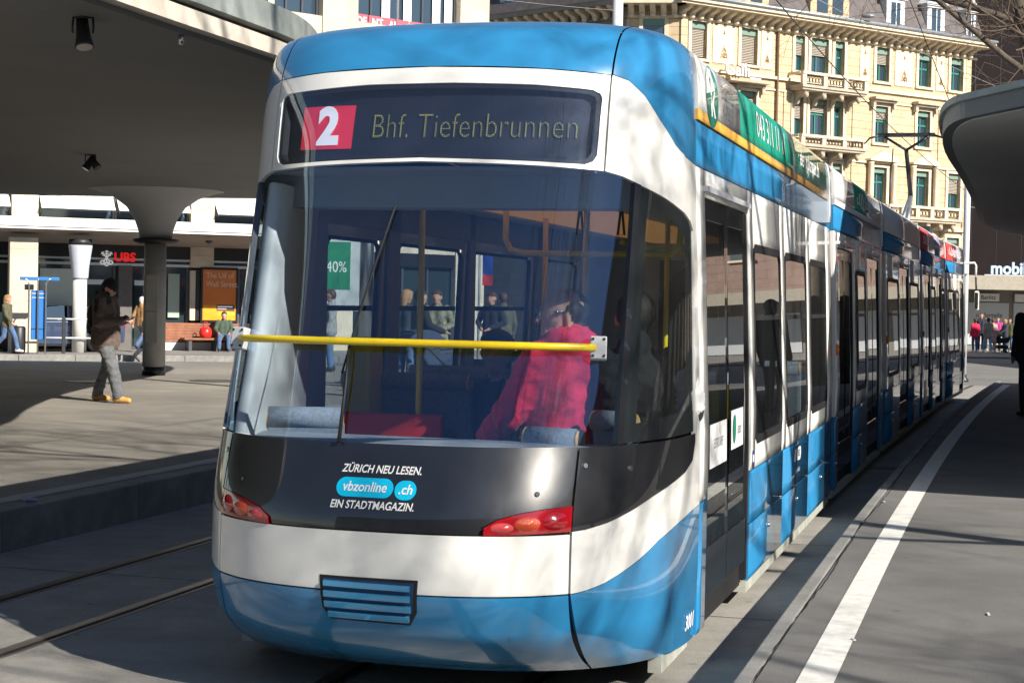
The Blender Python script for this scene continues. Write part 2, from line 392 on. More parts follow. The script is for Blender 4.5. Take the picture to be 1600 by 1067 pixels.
# cast covers in the left platform
for (x, y, r_, lab) in ((-7.35, 30.0, .42, 'round iron cover in the platform to the left of the mushroom column'), (-5.35, 31.2, .45, 'round iron cover in the platform to the right of the mushroom column')):
    t = thing('manhole_cover', lab, 'manhole cover', (x, y, PZ + .002))
    MB().lathe([(r_, 0), (r_, .004)], 28).build('rim', GAP, t); MB().lathe([(r_ * .9, .004), (r_ * .9, .008)], 28).build('lid', mat('cast_iron', (0.07, 0.066, 0.06), 0.6, metal=0.4, var=0.3, vscale=12, bump=0.6, bscale=30), t)
# ------------------------------------------------------------------ the bank building
CREAM = ashlar('cream_stone', (0.62, 0.54, 0.43), (0.56, 0.48, 0.38), 3.2, 1.55, 0.006, 0.75)
WGLASS = mat('window_glass', (0.03, 0.05, 0.075), 0.04, spec=0.9, coat=1.0)
DGLASS = mat('shopfront_glass', (0.025, 0.04, 0.045), 0.05, spec=0.8, coat=0.8)
FRAME = mat('window_frame_grey', (0.10, 0.105, 0.12), 0.4, metal=0.5)
BEAM = mat('beam_metal', (0.30, 0.33, 0.38), 0.35, metal=0.7)
BLIND = mat('white_blind', (0.82, 0.82, 0.80), 0.8)
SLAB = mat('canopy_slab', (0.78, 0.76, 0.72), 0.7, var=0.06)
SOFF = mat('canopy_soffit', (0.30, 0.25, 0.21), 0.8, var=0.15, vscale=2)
BLACKF = mat('black_fascia', (0.010, 0.010, 0.012), 0.35)
bank = thing('bank_building', 'cream stone bank building with dark shopfront and white window blinds behind the canopy', 'building', (SA.x, SA.y, 0), AANG)
FL = ((4.15, 6.75, 7.10), (7.75, 10.36, 10.74), (11.35, 13.95, 14.3))       # window bottom, window top, beam top
def facade(wall_name, parent, M, s0, s1, pillars, bays, ground=True, z_base=3.3):
    b = MB()
    b.bb(s0, s1, 0.65, 10.0, -0.3, 14.9)                                       # mass behind the glass
    for (zb, zt, bt), nxt in zip(FL, (7.75, 11.35, 15.2)): b.bb(s0, s1, 0.0, 0.66, bt, nxt)   # spandrels
    b.bb(s0, s1, 0.0, 0.66, 3.45, 4.15)
    o = b.build(wall_name, CREAM, parent); o.matrix_local = M
    for (p0, p1) in pillars:
        MB().bb(p0, p1, -0.06, 0.60, (3.4 if ground and p0 < 3 else (2.72 if ground else -0.05)), 15.0).build('pillar', CREAM, o, bevel=0.01)
        if ground and p0 < 3: MB().bb(p0 - 0.32, p1 - 0.32, -2.85, -2.35, -0.05, 3.45).build('arcade_pier', CREAM, o, bevel=0.01)
    return o
def window_bay(o, s0, s1, zb, zt, nm, blind=0.0, awn=0.0, inset=0.30):
    wn = MB().bb(s0, s1, inset, inset + 0.05, zb, zt).build('window', WGLASS, o)
    for i in range(nm + 1):
        x = s0 + (s1 - s0) * i / nm; x = min(max(x, s0 + 0.04), s1 - 0.04)
        bbx('mullion', x - 0.035, x + 0.035, inset - 0.06, inset, zb, zt, FRAME, o)
    bbx('window_sill', s0, s1, inset - 0.12, inset, zb, zb + 0.05, FRAME, o)
    if blind: bbx('blind', s0 + 0.05, s1 - 0.05, inset - 0.085, inset - 0.065, zt - blind, zt, BLIND, o)
    if awn:
        zt2 = zb + awn
        b = MB(); b.add([(s0 + 0.05, inset - 0.07, zt), (s1 - 0.05, inset - 0.07, zt), (s1 - 0.05, inset - 0.07, zt2 + 0.12), (s0 + 0.05, inset - 0.07, zt2 + 0.12)], [(0, 1, 2, 3)])
        b.build('blind', BLIND, o)
        b = MB(); b.prism([(inset - 0.09, zt2 + 0.10), (inset - 0.62, zt2 - 0.28), (inset - 0.62, zt2 - 0.30), (inset - 0.09, zt2 + 0.08)], s0 + 0.06, s1 - 0.06, lambda u, v, h: (h, u, v)); b.build('awning', BLIND, o)
        for x in (s0 + 0.1, s1 - 0.1): MB().tube([(x, inset - 0.05, zt2 - 0.5), (x, inset - 0.6, zt2 - 0.29)], 0.012, 5).build('awning_arm', FRAME, o)
# wing facing the platform
PA = [(-5.35 - 5.62, -4.57 - 5.62), (-5.35, -4.57), (0.28, 1.10), (5.93, 6.70)]
wallA = facade('wall', bank, Matrix.Identity(4), -16, 8.45, PA, None)
baysA = [(-10.19, -5.35), (-4.57, 0.28), (1.10, 5.93), (6.70, 8.45)]
for (a, c) in baysA:
    for k, (zb, zt, bt) in enumerate(FL):
        nmu = max(1, round((c - a) / 1.2))
        if k == 0:
            mid = (a + c) / 2
            if c - a > 3: window_bay(wallA, a, mid, zb, zt, 1, awn=0.62); window_bay(wallA, mid, c, zb, zt, 1, awn=0.62)
            else: window_bay(wallA, a, c, zb, zt, 1, awn=0.62)
        else: window_bay(wallA, a, c, zb, zt, nmu, blind=1.5 if k == 1 else 0)
        bbx('beam', a, c, 0.12, 0.64, zt, bt, BEAM, wallA)
# ground floor shopfronts
for (a, c) in baysA:
    bbx('sign_band', a, c, 0.02, 0.3, 2.98, 3.44, BLACKF, wallA)
    bbx('transom', a, c, 0.0, 0.3, 2.72, 2.80, ALU, wallA); bbx('transom', a, c, 0.03, 0.3, 2.90, 2.96, ALU, wallA)
    bbx('window', a, c, 0.22, 0.28, 0.02, 2.98, DGLASS, wallA)
    for i in range(5):
        x = a + (c - a) * i / 4; x = min(max(x, a + .05), c - .05)
        bbx('mullion', x - 0.04, x + 0.04, 0.14, 0.22, 0.02, 2.72, FRAME, wallA)
    bbx('window_sill', a, c, 0.1, 0.24, 0.02, 0.12, FRAME, wallA)
bbx('blind', 1.16, 2.42, 0.16, 0.20, 0.9, 2.58, mat('lit_blind', (0.66, 0.76, 0.72), 0.8), wallA)
bbx('entrance_pier', 3.62, 4.05, -0.12, 0.22, 0.02, 2.72, mat('dark_stone', (0.12, 0.11, 0.105), 0.6, var=0.15), wallA)
for a in (2.55, 4.15):
    bbx('entrance_header', a, a + 1.0, 0.05, 0.2, 2.10, 2.26, ALU, wallA)
    for q in (0.0, 0.48):
        f = bbx('door', a + q + 0.02, a + q + 0.48, 0.16, 0.2, 0.04, 2.10, DGLASS, wallA)
        bbx('handle', a + 0.44, a + 0.47, 0.08, 0.12, 0.7, 1.6, STEEL, wallA)
# side strip window by the poster, poster, wooden bench plinth
bbx('pillar_return', 5.93, 6.10, -0.08, 0.1, 1.0, 2.62, CREAM, wallA)
bbx('window', 6.12, 6.28, -0.02, 0.05, 1.0, 2.66, BLACKF, wallA)
bbx('reveal', 5.25, 5.62, 0.12, 0.17, 1.08, 2.5, mat('pale_green_wall', (0.36, 0.45, 0.40), 0.8), wallA)
bbx('planter_wall', 5.10, 8.3, -0.12, 0.3, 0.02, 0.28, mat('white_plinth', (0.62, 0.62, 0.60), 0.7), wallA)
WOOD = mat('bench_wood', (0.27, 0.105, 0.055), 0.55, var=0.3, vscale=5)
for k in range(7):
    z0 = 0.30 + k * 0.088; bbx('board', 5.10, 8.3, -0.14 - 0.004 * (k % 2), 0.3, z0, z0 + 0.082, WOOD, wallA)
# white slab canopy over the pavement, with its round columns
can = thing('bank_canopy', 'long white edged canopy slab over the bank pavement', 'canopy', (SA.x, SA.y, 0), AANG)
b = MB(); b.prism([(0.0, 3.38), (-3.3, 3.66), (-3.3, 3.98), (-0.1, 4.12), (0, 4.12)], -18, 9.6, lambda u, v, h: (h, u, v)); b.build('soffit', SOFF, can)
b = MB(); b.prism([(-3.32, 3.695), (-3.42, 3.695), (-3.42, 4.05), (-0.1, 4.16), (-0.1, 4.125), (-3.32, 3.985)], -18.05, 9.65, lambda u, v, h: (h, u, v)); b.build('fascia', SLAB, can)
bbx('drip_edge', -18, 9.6, -3.435, -3.42, 3.76, 3.78, FRAME, can)
for s in (-9.2, -3.4, 2.03):
    co = MB().lathe([(0.215, 0.0), (0.21, 2.25)], 28, (s, -2.75, 0.02)).build('column', mat('column_concrete', (0.60, 0.59, 0.57), 0.7, var=0.08), can)
    MB().lathe([(0.235, 2.23), (0.25, 2.27), (0.27, 2.6), (0.36, 3.22), (0.36, 3.24)], 28, (s, -2.75, 0.02)).build('capital', mat('capital_paint', (0.50, 0.53, 0.60), 0.6, var=0.06), co)
    MB().lathe([(0.34, 3.24), (0.34, 3.42)], 28, (s, -2.75, 0.02)).build('bearing', DKMET, co)
MB().lathe([(0.11, 0.1), (0.11, 0.05), (0.03, 0)], 16, (5.9, -3.0, 3.42)).build('downlight', DKMET, can)
# UBS sign: three keys and three letters
sg = thing('bank_sign', 'red UBS letters with white three key emblem on black fascia', 'sign', (SA.x, SA.y, 0), AANG)
REDL = mat('sign_red', (0.75, 0.015, 0.02), 0.4, emit=(1, 0.02, 0.02), es=0.25); WHL = mat('sign_white', (0.8, 0.8, 0.8), 0.4, emit=(1, 1, 1), es=0.15)
FR = Matrix(((1, 0, 0, 0), (0, 0, -1, 0), (0, 1, 0, 0), (0, 0, 0, 1)))         # text plane -> facade plane (x, up z), facing -y
lettering('letters', 'UBS', 0.40, REDL, sg, Matrix.Translation((3.82, -0.02, 2.98)) @ FR, extrude=0.03, offset=0.010)
b = MB()
for a in (-42, 0, 42):
    rot = Matrix.Rotation(R(a), 4, 'Y'); c = Vector((3.24, -0.04, 2.96))
    for (q0, q1, r_) in (((0, 0, -0.16), (0, 0, 0.24), 0.022),):
        b.tube([c + rot @ Vector(q0), c + rot @ Vector(q1)], r_, 8)
    for q in (0.13, 0.2): b.tube([c + rot @ Vector((-0.06, 0, q)), c + rot @ Vector((0.06, 0, q))], 0.016, 6)
    ring = [c + rot @ Vector((0.055 * math.cos(t), 0, -0.20 + 0.055 * math.sin(t))) for t in np.linspace(0, 2 * PI, 14)]
    b.tube(ring, 0.024, 6)
b.build('key_emblem', WHL, sg)
# orange advert
ad = thing('orange_poster', 'orange illuminated poster reading The Ulf of Wall Street in black frame', 'poster', (SA.x, SA.y, 0), AANG)
bbx('poster_frame', 6.27, 7.50, -0.10, 0.0, 0.93, 2.74, BLACKF, ad, bevel=0.01)
om = mat('poster_orange', (0.62, 0.17, 0.02), 0.3, coat=0.6, var=0.12, vscale=1.2)
bbx('poster_sheet', 6.34, 7.43, -0.112, -0.101, 1.01, 2.66, om, ad)
bbx('poster_sunlit_part', 6.345, 7.425, -0.1135, -0.1125, 1.02, 1.50, mat('poster_sunlit_orange', (0.80, 0.35, 0.03), 0.3, var=0.2, vscale=2), ad)  # lower poster in brighter orange, its sunlight put into the colour
GREYT = mat('poster_grey_text', (0.60, 0.52, 0.46), 0.5)
for t_, z_ in (('The Ulf of', 2.47), ('Wall Street.', 2.19)):
    lettering('lettering', t_, 0.26, GREYT, ad, Matrix.Translation((6.44, -0.116, z_)) @ FR, align='LEFT', sx=0.85)
bbx('caption_box', 6.80, 7.40, -0.117, -0.114, 1.32, 1.52, mat('caption_brown', (0.06, 0.035, 0.03), 0.5), ad)
for z_, w_ in ((1.46, 0.5), (1.39, 0.3)): bbx('caption_line', 6.83, 6.83 + w_, -0.1185, -0.1175, z_ - 0.018, z_ + 0.018, WHL if w_ > 0.4 else GREYT, ad)
bbx('caption_stripe', 6.9, 7.40, -0.117, -0.114, 1.20, 1.27, mat('poster_yellow', (0.85, 0.62, 0.05), 0.4), ad)

# second wing, bending away behind the tram
BREL = R(19); MBW = Matrix.Translation((8.45, 0.06, 0)) @ Matrix.Rotation(BREL, 4, 'Z')
PB = [(2.10, 3.56), (8.09, 9.45), (-0.1, 0.15)]
wallB = facade('wall', bank, MBW, -0.05, 9.45, PB, None, ground=False)
for (a, c) in ((0.15, 2.10), (3.56, 8.09)):
    for k, (zb, zt, bt) in enumerate(FL):
        if k == 2 and a > 3: zb = 11.02
        window_bay(wallB, a, c, zb, zt, max(2, round((c - a) / 0.76)), blind=(1.9 if k == 1 and a < 3 else 0))
        bbx('beam', a, c, 0.12, 0.64, zt, bt, BEAM, wallB)
    bbx('window', a, c, 0.22, 0.28, 0.02, 2.98, DGLASS, wallB); bbx('sign_band', a, c, 0.02, 0.3, 2.98, 3.44, BLACKF, wallB)
    for i in range(5):
        x = a + (c - a) * i / 4; bbx('mullion', x - 0.04, x + 0.04, 0.14, 0.22, 0.02, 2.98, FRAME, wallB)
for x in (4.95, 5.9, 7.2, 7.75):                                        # curtains behind the DENTAL window
    b = MB(); pts = [(x + 0.18 * i / 12 * 2 - 0.18, 0.285 + 0.0 * i + 0.012 * math.sin(i * 2.1)) for i in range(13)]
    b.add([(p[0], p[1] - 0.05, 11.3) for p in pts] + [(p[0], p[1] - 0.05, 13.9) for p in pts], [(i, i + 1, 13 + i + 1, 13 + i) for i in range(12)], smooth=True)
    b.build('curtain', BLIND, wallB)
PINK = mat('sign_pink', (0.50, 0.10, 0.14), 0.5, var=0.1)
for i in range(6): bbx('window_sign', 3.60 + i * 0.60, 4.16 + i * 0.60, 0.21, 0.235, 11.12, 11.66, PINK, wallB)
for t_, x_ in (('DE', 3.88), ('NT', 4.56), ('AL', 5.25)):
    lettering('lettering', t_, 0.36, WHL, wallB, Matrix.Translation((x_ + 0.02, 0.205, 11.43)) @ FR, offset=0.006, sx=0.95)
# roof edge
bbx('roof', -16, 8.6, -0.3, 10, 15.0, 15.4, FRAME, bank)

# ------------------------------------------------------------------ ornate stone building at the right
YO = Vector((8.5, 88.9)); YANG = R(35)
STONE = ashlar('yellow_ashlar', (0.60, 0.47, 0.30), (0.55, 0.42, 0.27), 1.7, 0.42, 0.016, 0.6)
TRIM = mat('pale_trim', (0.64, 0.54, 0.40), 0.8, var=0.14, vscale=2.5)
TRIMD = mat('weathered_trim', (0.42, 0.36, 0.28), 0.85, var=0.25, vscale=2.0)
TEAL = mat('teal_frame', (0.030, 0.20, 0.155), 0.5)
SHBOX = mat('shutter_box', (0.16, 0.25, 0.20), 0.6)
LOUV = mat('shutter_slats', (0.34, 0.30, 0.25), 0.7)
SLATE = mat('roof_slate', (0.10, 0.085, 0.085), 0.7, var=0.3, vscale=3)
ZINC = mat('zinc', (0.33, 0.37, 0.41), 0.45, metal=0.5, var=0.15, vscale=2)
hb = thing('ornate_building', 'pale yellow stone building with bracketed cornice, balconies and teal windows', 'building', (YO.x, YO.y, 0), YANG)
SX0, SX1 = -0.3, 21.8
rows = ((14.5, 16.02, 16.36), (11.08, 12.80, 13.1), (7.70, 9.40, 9.7), (3.9, 5.7, 6.0))
cols = [(0.42, 1.47), (3.85, 5.0), (7.75, 8.45), (8.93, 10.24), (10.73, 11.47), (13.98, 15.0), (17.41, 18.46), (20.12, 21.18)]
# wall assembled around the openings (openings are real recesses)
wl = MB(); xs_ = sorted([SX0, SX1] + [q for c in cols for q in c])
zs_ = sorted([-0.5, 17.0] + [q for r_ in rows for q in (r_[0], r_[2])])
for i in range(len(xs_) - 1):
    for j in range(len(zs_) - 1):
        xm = (xs_[i] + xs_[i + 1]) / 2; zm = (zs_[j] + zs_[j + 1]) / 2
        hole = any(c[0] < xm < c[1] for c in cols) and any(r_[0] < zm < r_[2] for r_ in rows)
        if not hole: wl.bb(xs_[i], xs_[i + 1], 0, 0.5, zs_[j], zs_[j + 1])
wl.bb(SX0 + 0.0, SX1, 0.5, 12, -0.5, 17.0)
wall = wl.build('wall', STONE, hb)
random.seed(21)
for ri, (zb, zt, zh) in enumerate(rows):
    for ci, (a, c) in enumerate(cols):
        f = MB()
        for q in ((a, a + 0.07), (c - 0.07, c), ((a + c) / 2 - 0.035, (a + c) / 2 + 0.035)): f.bb(q[0], q[1], 0.24, 0.32, zb, zt)
        f.bb(a, c, 0.24, 0.32, zb, zb + 0.08); f.bb(a, c, 0.24, 0.32, zt - 0.55, zt - 0.46); f.bb(a, c, 0.24, 0.32, zt - 0.08, zt)
        wn = f.build('window', TEAL, hb)
        bbx('pane', a, c, 0.29, 0.33, zb, zt, WGLASS, wn)
        bbx('shutter_box', a, c, 0.10, 0.34, zt, zh, SHBOX, wn)
        drop = 0.0
        if ci < 2 and ri == 0: drop = 1.0
        elif random.random() < 0.45: drop = random.choice((0.25, 0.4, 0.5))
        if drop:
            n_ = int((zt - zb) * drop / 0.085); sb = MB()
            for k in range(n_): sb.box(((a + c) / 2, 0.19, zt - 0.045 - k * 0.085), (c - a - 0.04, 0.045, 0.06), rot=Matrix.Rotation(R(-35), 3, 'X'))
            sb.build('shutter', LOUV, wn)
        s_ = MB(); s_.bb(a - 0.20, a, -0.07, 0.1, zb - 0.05, zh + 0.12); s_.bb(c, c + 0.20, -0.07, 0.1, zb - 0.05, zh + 0.12); s_.bb(a - 0.20, c + 0.20, -0.085, 0.1, zh + 0.0, zh + 0.14); s_.bb(a - 0.24, c + 0.24, -0.13, 0.1, zb - 0.16, zb - 0.05)
        s_.build('surround', TRIM, wn)
        if ri == 1 and ci in (0, 1, 5, 6):
            h_ = MB(); h_.bb(a - 0.45, c + 0.45, -0.5, 0.05, zh + 0.32, zh + 0.46); h_.bb(a - 0.38, c + 0.38, -0.35, 0.05, zh + 0.2, zh + 0.32)
            for q in (a - 0.3, c + 0.3): h_.bb(q - 0.1, q + 0.1, -0.3, 0.05, zh - 0.12, zh + 0.2)
            h_.build('hood', TRIMD, wn)
        if ri == 2 and ci in (5, 6):
            m_ = (a + c) / 2; h_ = MB(); h_.prism([(m_ - 1.15, 10.02), (m_ + 1.15, 10.02), (m_ + 1.15, 10.12), (m_, 10.66), (m_ - 1.15, 10.12)], -0.42, 0.05, lambda u, v, h: (u, h, v)); h_.build('pediment', TRIM, wn)
            for q in (a - 0.42, c + 0.42):
                MB().lathe([(0.17, 0), (0.15, 0.1), (0.13, 2.1), (0.18, 2.22), (0.18, 2.3)], 14, (q, -0.22, 7.65)).build('half_column', TRIM, wn)
# painted ornament panels between the top windows
ORN = mat('ornament_paint', (0.40, 0.22, 0.11), 0.8); CRM = mat('panel_cream', (0.70, 0.60, 0.40), 0.8, var=0.06)
def ornament(o, x, z, sz):
    b = MB()
    for sgn in (-1, 1):
        pts = [(x + sgn * sz * (0.1 + 0.55 * math.sin(t) * (1 - t / 5)), -0.048, z + sz * (0.9 * t / 3 - 0.6 + 0.25 * math.cos(2 * t))) for t in np.linspace(0, 3.6, 16)]
        b.tube(pts, 0.022 * sz / 0.5, 4)
    b.tube([(x, -0.048, z - 0.5 * sz), (x, -0.048, z + 0.9 * sz)], 0.02, 4)
    b.tube([(x + 0.2 * sz * math.cos(t), -0.048, z - 0.1 * sz + 0.2 * sz * math.sin(t)) for t in np.linspace(0, 6.28, 12)], 0.02, 4)
    b.build('painted_ornament', ORN, o)
for (a, c) in ((-0.25, 0.1), (1.95, 3.40), (5.35, 6.10), (12.75, 13.45), (15.55, 16.95), (18.95, 19.65)):
    pn = bbx('ornament_panel', a, c, -0.025, 0.02, 14.42, 16.3, CRM, hb)
    fr = MB(); fr.bb(a - 0.06, a, -0.045, 0.02, 14.36, 16.36); fr.bb(c, c + 0.06, -0.045, 0.02, 14.36, 16.36); fr.bb(a, c, -0.045, 0.02, 14.36, 14.42); fr.bb(a, c, -0.045, 0.02, 16.3, 16.36); fr.build('panel_frame', TRIM, pn)
    ornament(pn, (a + c) / 2, 14.85, 0.32 if c - a < 1 else 0.48); ornament(pn, (a + c) / 2, 15.95, 0.16)
# string courses, pilasters, downpipe
for z_, d_, h_ in ((14.02, 0.16, 0.16), (10.0, 0.12, 0.12), (6.55, 0.2, 0.2), (13.35, 0.08, 0.08)):
    bbx('string_course', SX0 - 0.1, SX1 + 0.12, -d_, 0.04, z_ - h_, z_, TRIM, hb)
for x in (6.55, 7.15, 12.35, 19.35): bbx('pilaster', x - 0.16, x + 0.16, -0.06, 0.05, 6.56, 13.25, STONE, hb)
for x in (21.6, -0.1): bbx('pilaster', x - 0.22, x + 0.22, -0.10, 0.05, -0.4, 16.4, STONE, hb)
MB().tube([(6.42, -0.12, 0), (6.42, -0.12, 16.5)], 0.07, 8).build('downpipe', mat('copper_brown', (0.13, 0.075, 0.045), 0.6, metal=0.3), hb)
# cornice with brackets
cn = MB(); cn.bb(SX0 - 0.5, SX1 + 0.5, -0.12, 0.05, 16.40, 16.52); cn.bb(SX0 - 0.8, SX1 + 0.8, -1.05, 0.05, 17.0, 17.12); cn.bb(SX0 - 0.9, SX1 + 0.9, -1.18, 0.05, 17.12, 17.28); cn = cn.build('cornice', TRIM, hb)
bk = MB(); bk.prism([(0.0, 0.0), (-0.22, 0.02), (-0.36, 0.2), (-0.80, 0.34), (-0.9, 0.48), (0.0, 0.48)], -0.14, 0.14, lambda u, v, h: (h, u, v))
bk.lathe([(0.05, -0.1), (0.15, -0.02), (0.13, 0.12)], 10, (0, -0.2, -0.02)); bk0 = bk.build('cornice_bracket', TRIM, cn); bk0.location = (SX0, 0, 16.52)
for i in range(1, 37): shared('cornice_bracket', bk0.data, cn, (SX0 + i * 0.608, 0, 16.52))
MB().tube([(SX0 - 0.9, -1.2, 17.36), (SX1 + 0.9, -1.2, 17.36)], 0.10, 8).build('gutter', ZINC, hb)
# mansard roof with dormers
rf = MB(); rf.prism([(-0.9, 17.28), (0.5, 20.6), (11.5, 20.6), (12, 17.0), (0, 17.0)], SX0 - 0.3, SX1 + 0.2, lambda u, v, h: (h, u, v)); rf = rf.build('roof', SLATE, hb)
DW = mat('dormer_white', (0.62, 0.64, 0.66), 0.7, var=0.12)
for x, w_, st in ((14.65, 0.72, 0), (17.95, 0.72, 0), (20.9, 0.4, 0)):
    d = MB(); d.bb(x - w_, x + w_, -0.75, 2.2, 17.35, 19.05); d.prism([(x - w_ - 0.2, 19.05), (x + w_ + 0.2, 19.05), (x, 19.75)], -0.9, 2.2, lambda u, v, h: (u, h, v))
    d.bb(x - w_ - 0.14, x + w_ + 0.14, -0.84, 2.2, 18.98, 19.08)
    d = d.build('dormer', DW, rf)
    bbx('pane', x - w_ * 0.5, x + w_ * 0.5, -0.77, -0.74, 17.55, 18.8, WGLASS, rf)
    bbx('mullion', x - 0.03, x + 0.03, -0.80, -0.75, 17.55, 18.8, DW, rf)
for (a, c, zt) in ((8.0, 10.9, 19.6), (2.0, 5.0, 19.4)):
    d = MB(); d.bb(a, c, -0.85, 1.6, 17.3, zt - 0.6); d.prism([(a - 0.1, zt - 0.6), (c + 0.1, zt - 0.6), (c - 0.5, zt + 0.3), (a + 0.5, zt + 0.3)], -0.95, 1.6, lambda u, v, h: (u, h, v)); d.build('gable', STONE, rf)
    for q in (0.3, 0.7): bbx('pane', a + (c - a) * q - 0.4, a + (c - a) * q + 0.4, -0.88, -0.84, 17.6, zt - 0.75, WGLASS, rf)
MB().lathe([(0.36, 0), (0.36, 0.08)], 18, (11.9, -1.35, 17.62)).build('roof_lamp', ZINC, hb)
# balconies: slab, brackets, rail, posts and scrolled iron panels
IRON = mat('wrought_iron', (0.03, 0.03, 0.033), 0.6)
def balcony(a, c, zs, zr, posts):
    s_ = MB(); s_.bb(a, c, -1.1, 0.0, zs, zs + 0.14); s_.bb(a + 0.06, c - 0.06, -1.02, 0, zs - 0.12, zs); sl_ = s_.build('balcony', TRIMD, hb)
    for x in np.linspace(a + 0.5, c - 0.5, posts):
        q = MB(); q.prism([(0, zs - 0.85), (-0.15, zs - 0.8), (-0.3, zs - 0.45), (-0.85, zs - 0.3), (-0.95, zs - 0.12), (0, zs - 0.12)], x - 0.15, x + 0.15, lambda u, v, h: (h, u, v)); q.lathe([(0.03, -0.2), (0.13, -0.1), (0.13, 0.05), (0.06, 0.1)], 10, (x, -0.85, zs - 0.35)); q.build('bracket', TRIMD, sl_)
    bbx('rail', a, c, -1.12, -0.86, zr - 0.14, zr, TRIM, sl_)
    xs2 = np.linspace(a + 0.14, c - 0.14, posts)
    for x in xs2: bbx('post', x - 0.14, x + 0.14, -1.08, -0.9, zs + 0.14, zr - 0.14, TRIM, sl_)
    for x0, x1 in zip(xs2[:-1], xs2[1:]):
        q = MB(); x0 += 0.2; x1 -= 0.2; z0, z1 = zs + 0.2, zr - 0.2; n_ = max(2, int((x1 - x0) / 0.2))
        for t_ in (z0, z1): q.tube([(x0, -0.99, t_), (x1, -0.99, t_)], 0.025, 4)
        for k in range(n_ + 1):
            x = x0 + (x1 - x0) * k / n_; q.tube([(x, -0.99, z0), (x, -0.99, z1)], 0.018, 4)
            if k < n_: q.tube([(x + (x1 - x0) / n_ * (0.5 + 0.4 * math.cos(t)), -0.99, (z0 + z1) / 2 + 0.14 * math.sin(t)) for t in np.linspace(0, 6.28, 9)], 0.022, 4)
        q.build('iron_panel', IRON, sl_)
    for sx in (a, c): bbx('rail', sx - 0.06, sx + 0.06, -0.9, 0, zr - 0.14, zr, TRIM, sl_)
balcony(7.35, 12.3, 13.50, 14.33, 4); balcony(7.35, 12.3, 10.38, 11.02, 4); balcony(14.0, 20.2, 6.85, 7.62, 6)
# the same building's shaded flank along the side street, with canted corner
MF = Matrix.Translation((SX0, 0, 0)) @ Matrix.Rotation(R(-42), 4, 'Z')
q = MB(); q.bb(-2.75, 0, 0, 0.5, -0.5, 17.0); q = q.build('corner_wall', STONE, hb); q.matrix_local = MF
for zb, zt, zh in rows:
    w_ = bbx('window', -1.9, -0.8, -0.02, 0.03, zb, zt, WGLASS, q); bbx('shutter_box', -1.9, -0.8, -0.05, 0.02, zt, zh, SHBOX, q)
    s_ = MB(); s_.bb(-2.1, -1.9, -0.08, 0.02, zb - 0.1, zh + 0.15); s_.bb(-0.8, -0.6, -0.08, 0.02, zb - 0.1, zh + 0.15); s_.bb(-2.1, -0.6, -0.1, 0.02, zh + 0.0, zh + 0.16); s_.build('surround', TRIM, q)
c2 = MB(); c2.bb(-3.0, 0.3, -1.05, 0.05, 17.0, 17.28); c2.bb(-2.8, 0.1, -0.12, 0.05, 16.40, 16.52); c2.build('cornice', TRIM, q)
for i in range(5): shared('cornice_bracket', bk0.data, q, (-2.5 + i * 0.55, 0, 16.52))
MF2 = MF @ Matrix.Translation((-2.75, 0, 0)) @ Matrix.Rotation(R(-36), 4, 'Z')
STONED = ashlar('flank_stone_shaded', (0.26, 0.22, 0.18), (0.22, 0.19, 0.155), 1.7, 0.42, 0.016, 0.6)  # the front's stone darkened, the flank's shade put into its colour
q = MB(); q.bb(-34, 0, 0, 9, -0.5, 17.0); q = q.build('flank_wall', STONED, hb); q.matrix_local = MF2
c2 = MB(); c2.bb(-34, 0.3, -1.05, 0.05, 17.0, 17.28); c2.bb(-34, 0.1, -0.12, 0.05, 16.40, 16.52); c2.build('cornice', STONED, q)
for i in range(46): shared('cornice_bracket', bk0.data, q, (-0.5 - i * 0.72, 0, 16.52))
MB().prism([(-0.9, 17.28), (0.6, 20.6), (9, 20.6), (9, 17.28)], -34, 0, lambda u, v, h: (h, u, v)).build('flank_roof', SLATE, q)
for i in range(7):
    x = -3.2 - i * 4.4; bbx('flank_dormer', x - 0.8, x + 0.8, -0.6, 2, 17.3, 19.3, ZINC, q); bbx('pane', x - 0.5, x + 0.5, -0.64, -0.6, 17.6, 19.0, WGLASS, q)
    for zb, zt, zh in rows[:3]: bbx('window', x - 0.6, x + 0.6, -0.02, 0.03, zb, zt, WGLASS, q)
gl = thing('wall_sign', 'white Galli sign letters standing on the yellow stone facade', 'sign', (YO.x, YO.y, 0), YANG)
lettering('letters', 'Galli', 0.95, mat('sign_white_paint', (0.78, 0.78, 0.76), 0.5), gl, Matrix.Translation((3.1, -0.62, 14.02)) @ FR, extrude=0.05, offset=0.012)
bbx('sign_shelf', 2.4, 5.2, -0.9, 0.02, 13.42, 13.54, TRIMD, gl)
bbx('sign_tail', 4.0, 4.75, -0.64, -0.58, 13.62, 13.72, _M['sign_white_paint'], gl)

# ------------------------------------------------------------------ dark store and shops, far right
DO = Vector((30, 104)); DANG = R(10)
DARKB = mat('dark_brown_cladding', (0.010, 0.006, 0.007), 0.75, spec=0.15, var=0.15, vscale=0.8)
ds = thing('dark_store', 'dark brown clad department store block above the shop row', 'building', (DO.x, DO.y, 0), DANG)
bbx('wall', -6, 4.0, 0, 14, 3.9, 24, DARKB, ds)
for x in np.arange(-6, 4, 1.6): bbx('panel_joint', x - 0.02, x + 0.02, -0.015, 0.01, 4.6, 24, BLACKF, ds)
for z in (9, 13, 17): bbx('panel_joint', -6, 4, -0.015, 0.01, z - 0.02, z + 0.02, BLACKF, ds)
bbx('roof_deck', -6.2, 4.1, -0.2, 14, 24, 24.4, ZINC, ds)
shop = thing('shop_row', 'low row of shaded shops under a projecting flat roof', 'shop', (DO.x, DO.y, 0), DANG)
SHW = mat('shop_wall', (0.16, 0.145, 0.125), 0.7, var=0.1); SHP = mat('shop_panel', (0.30, 0.33, 0.38), 0.6)
bbx('wall', -8, 36, 0.0, 6, -0.4, 3.3, SHW, shop)
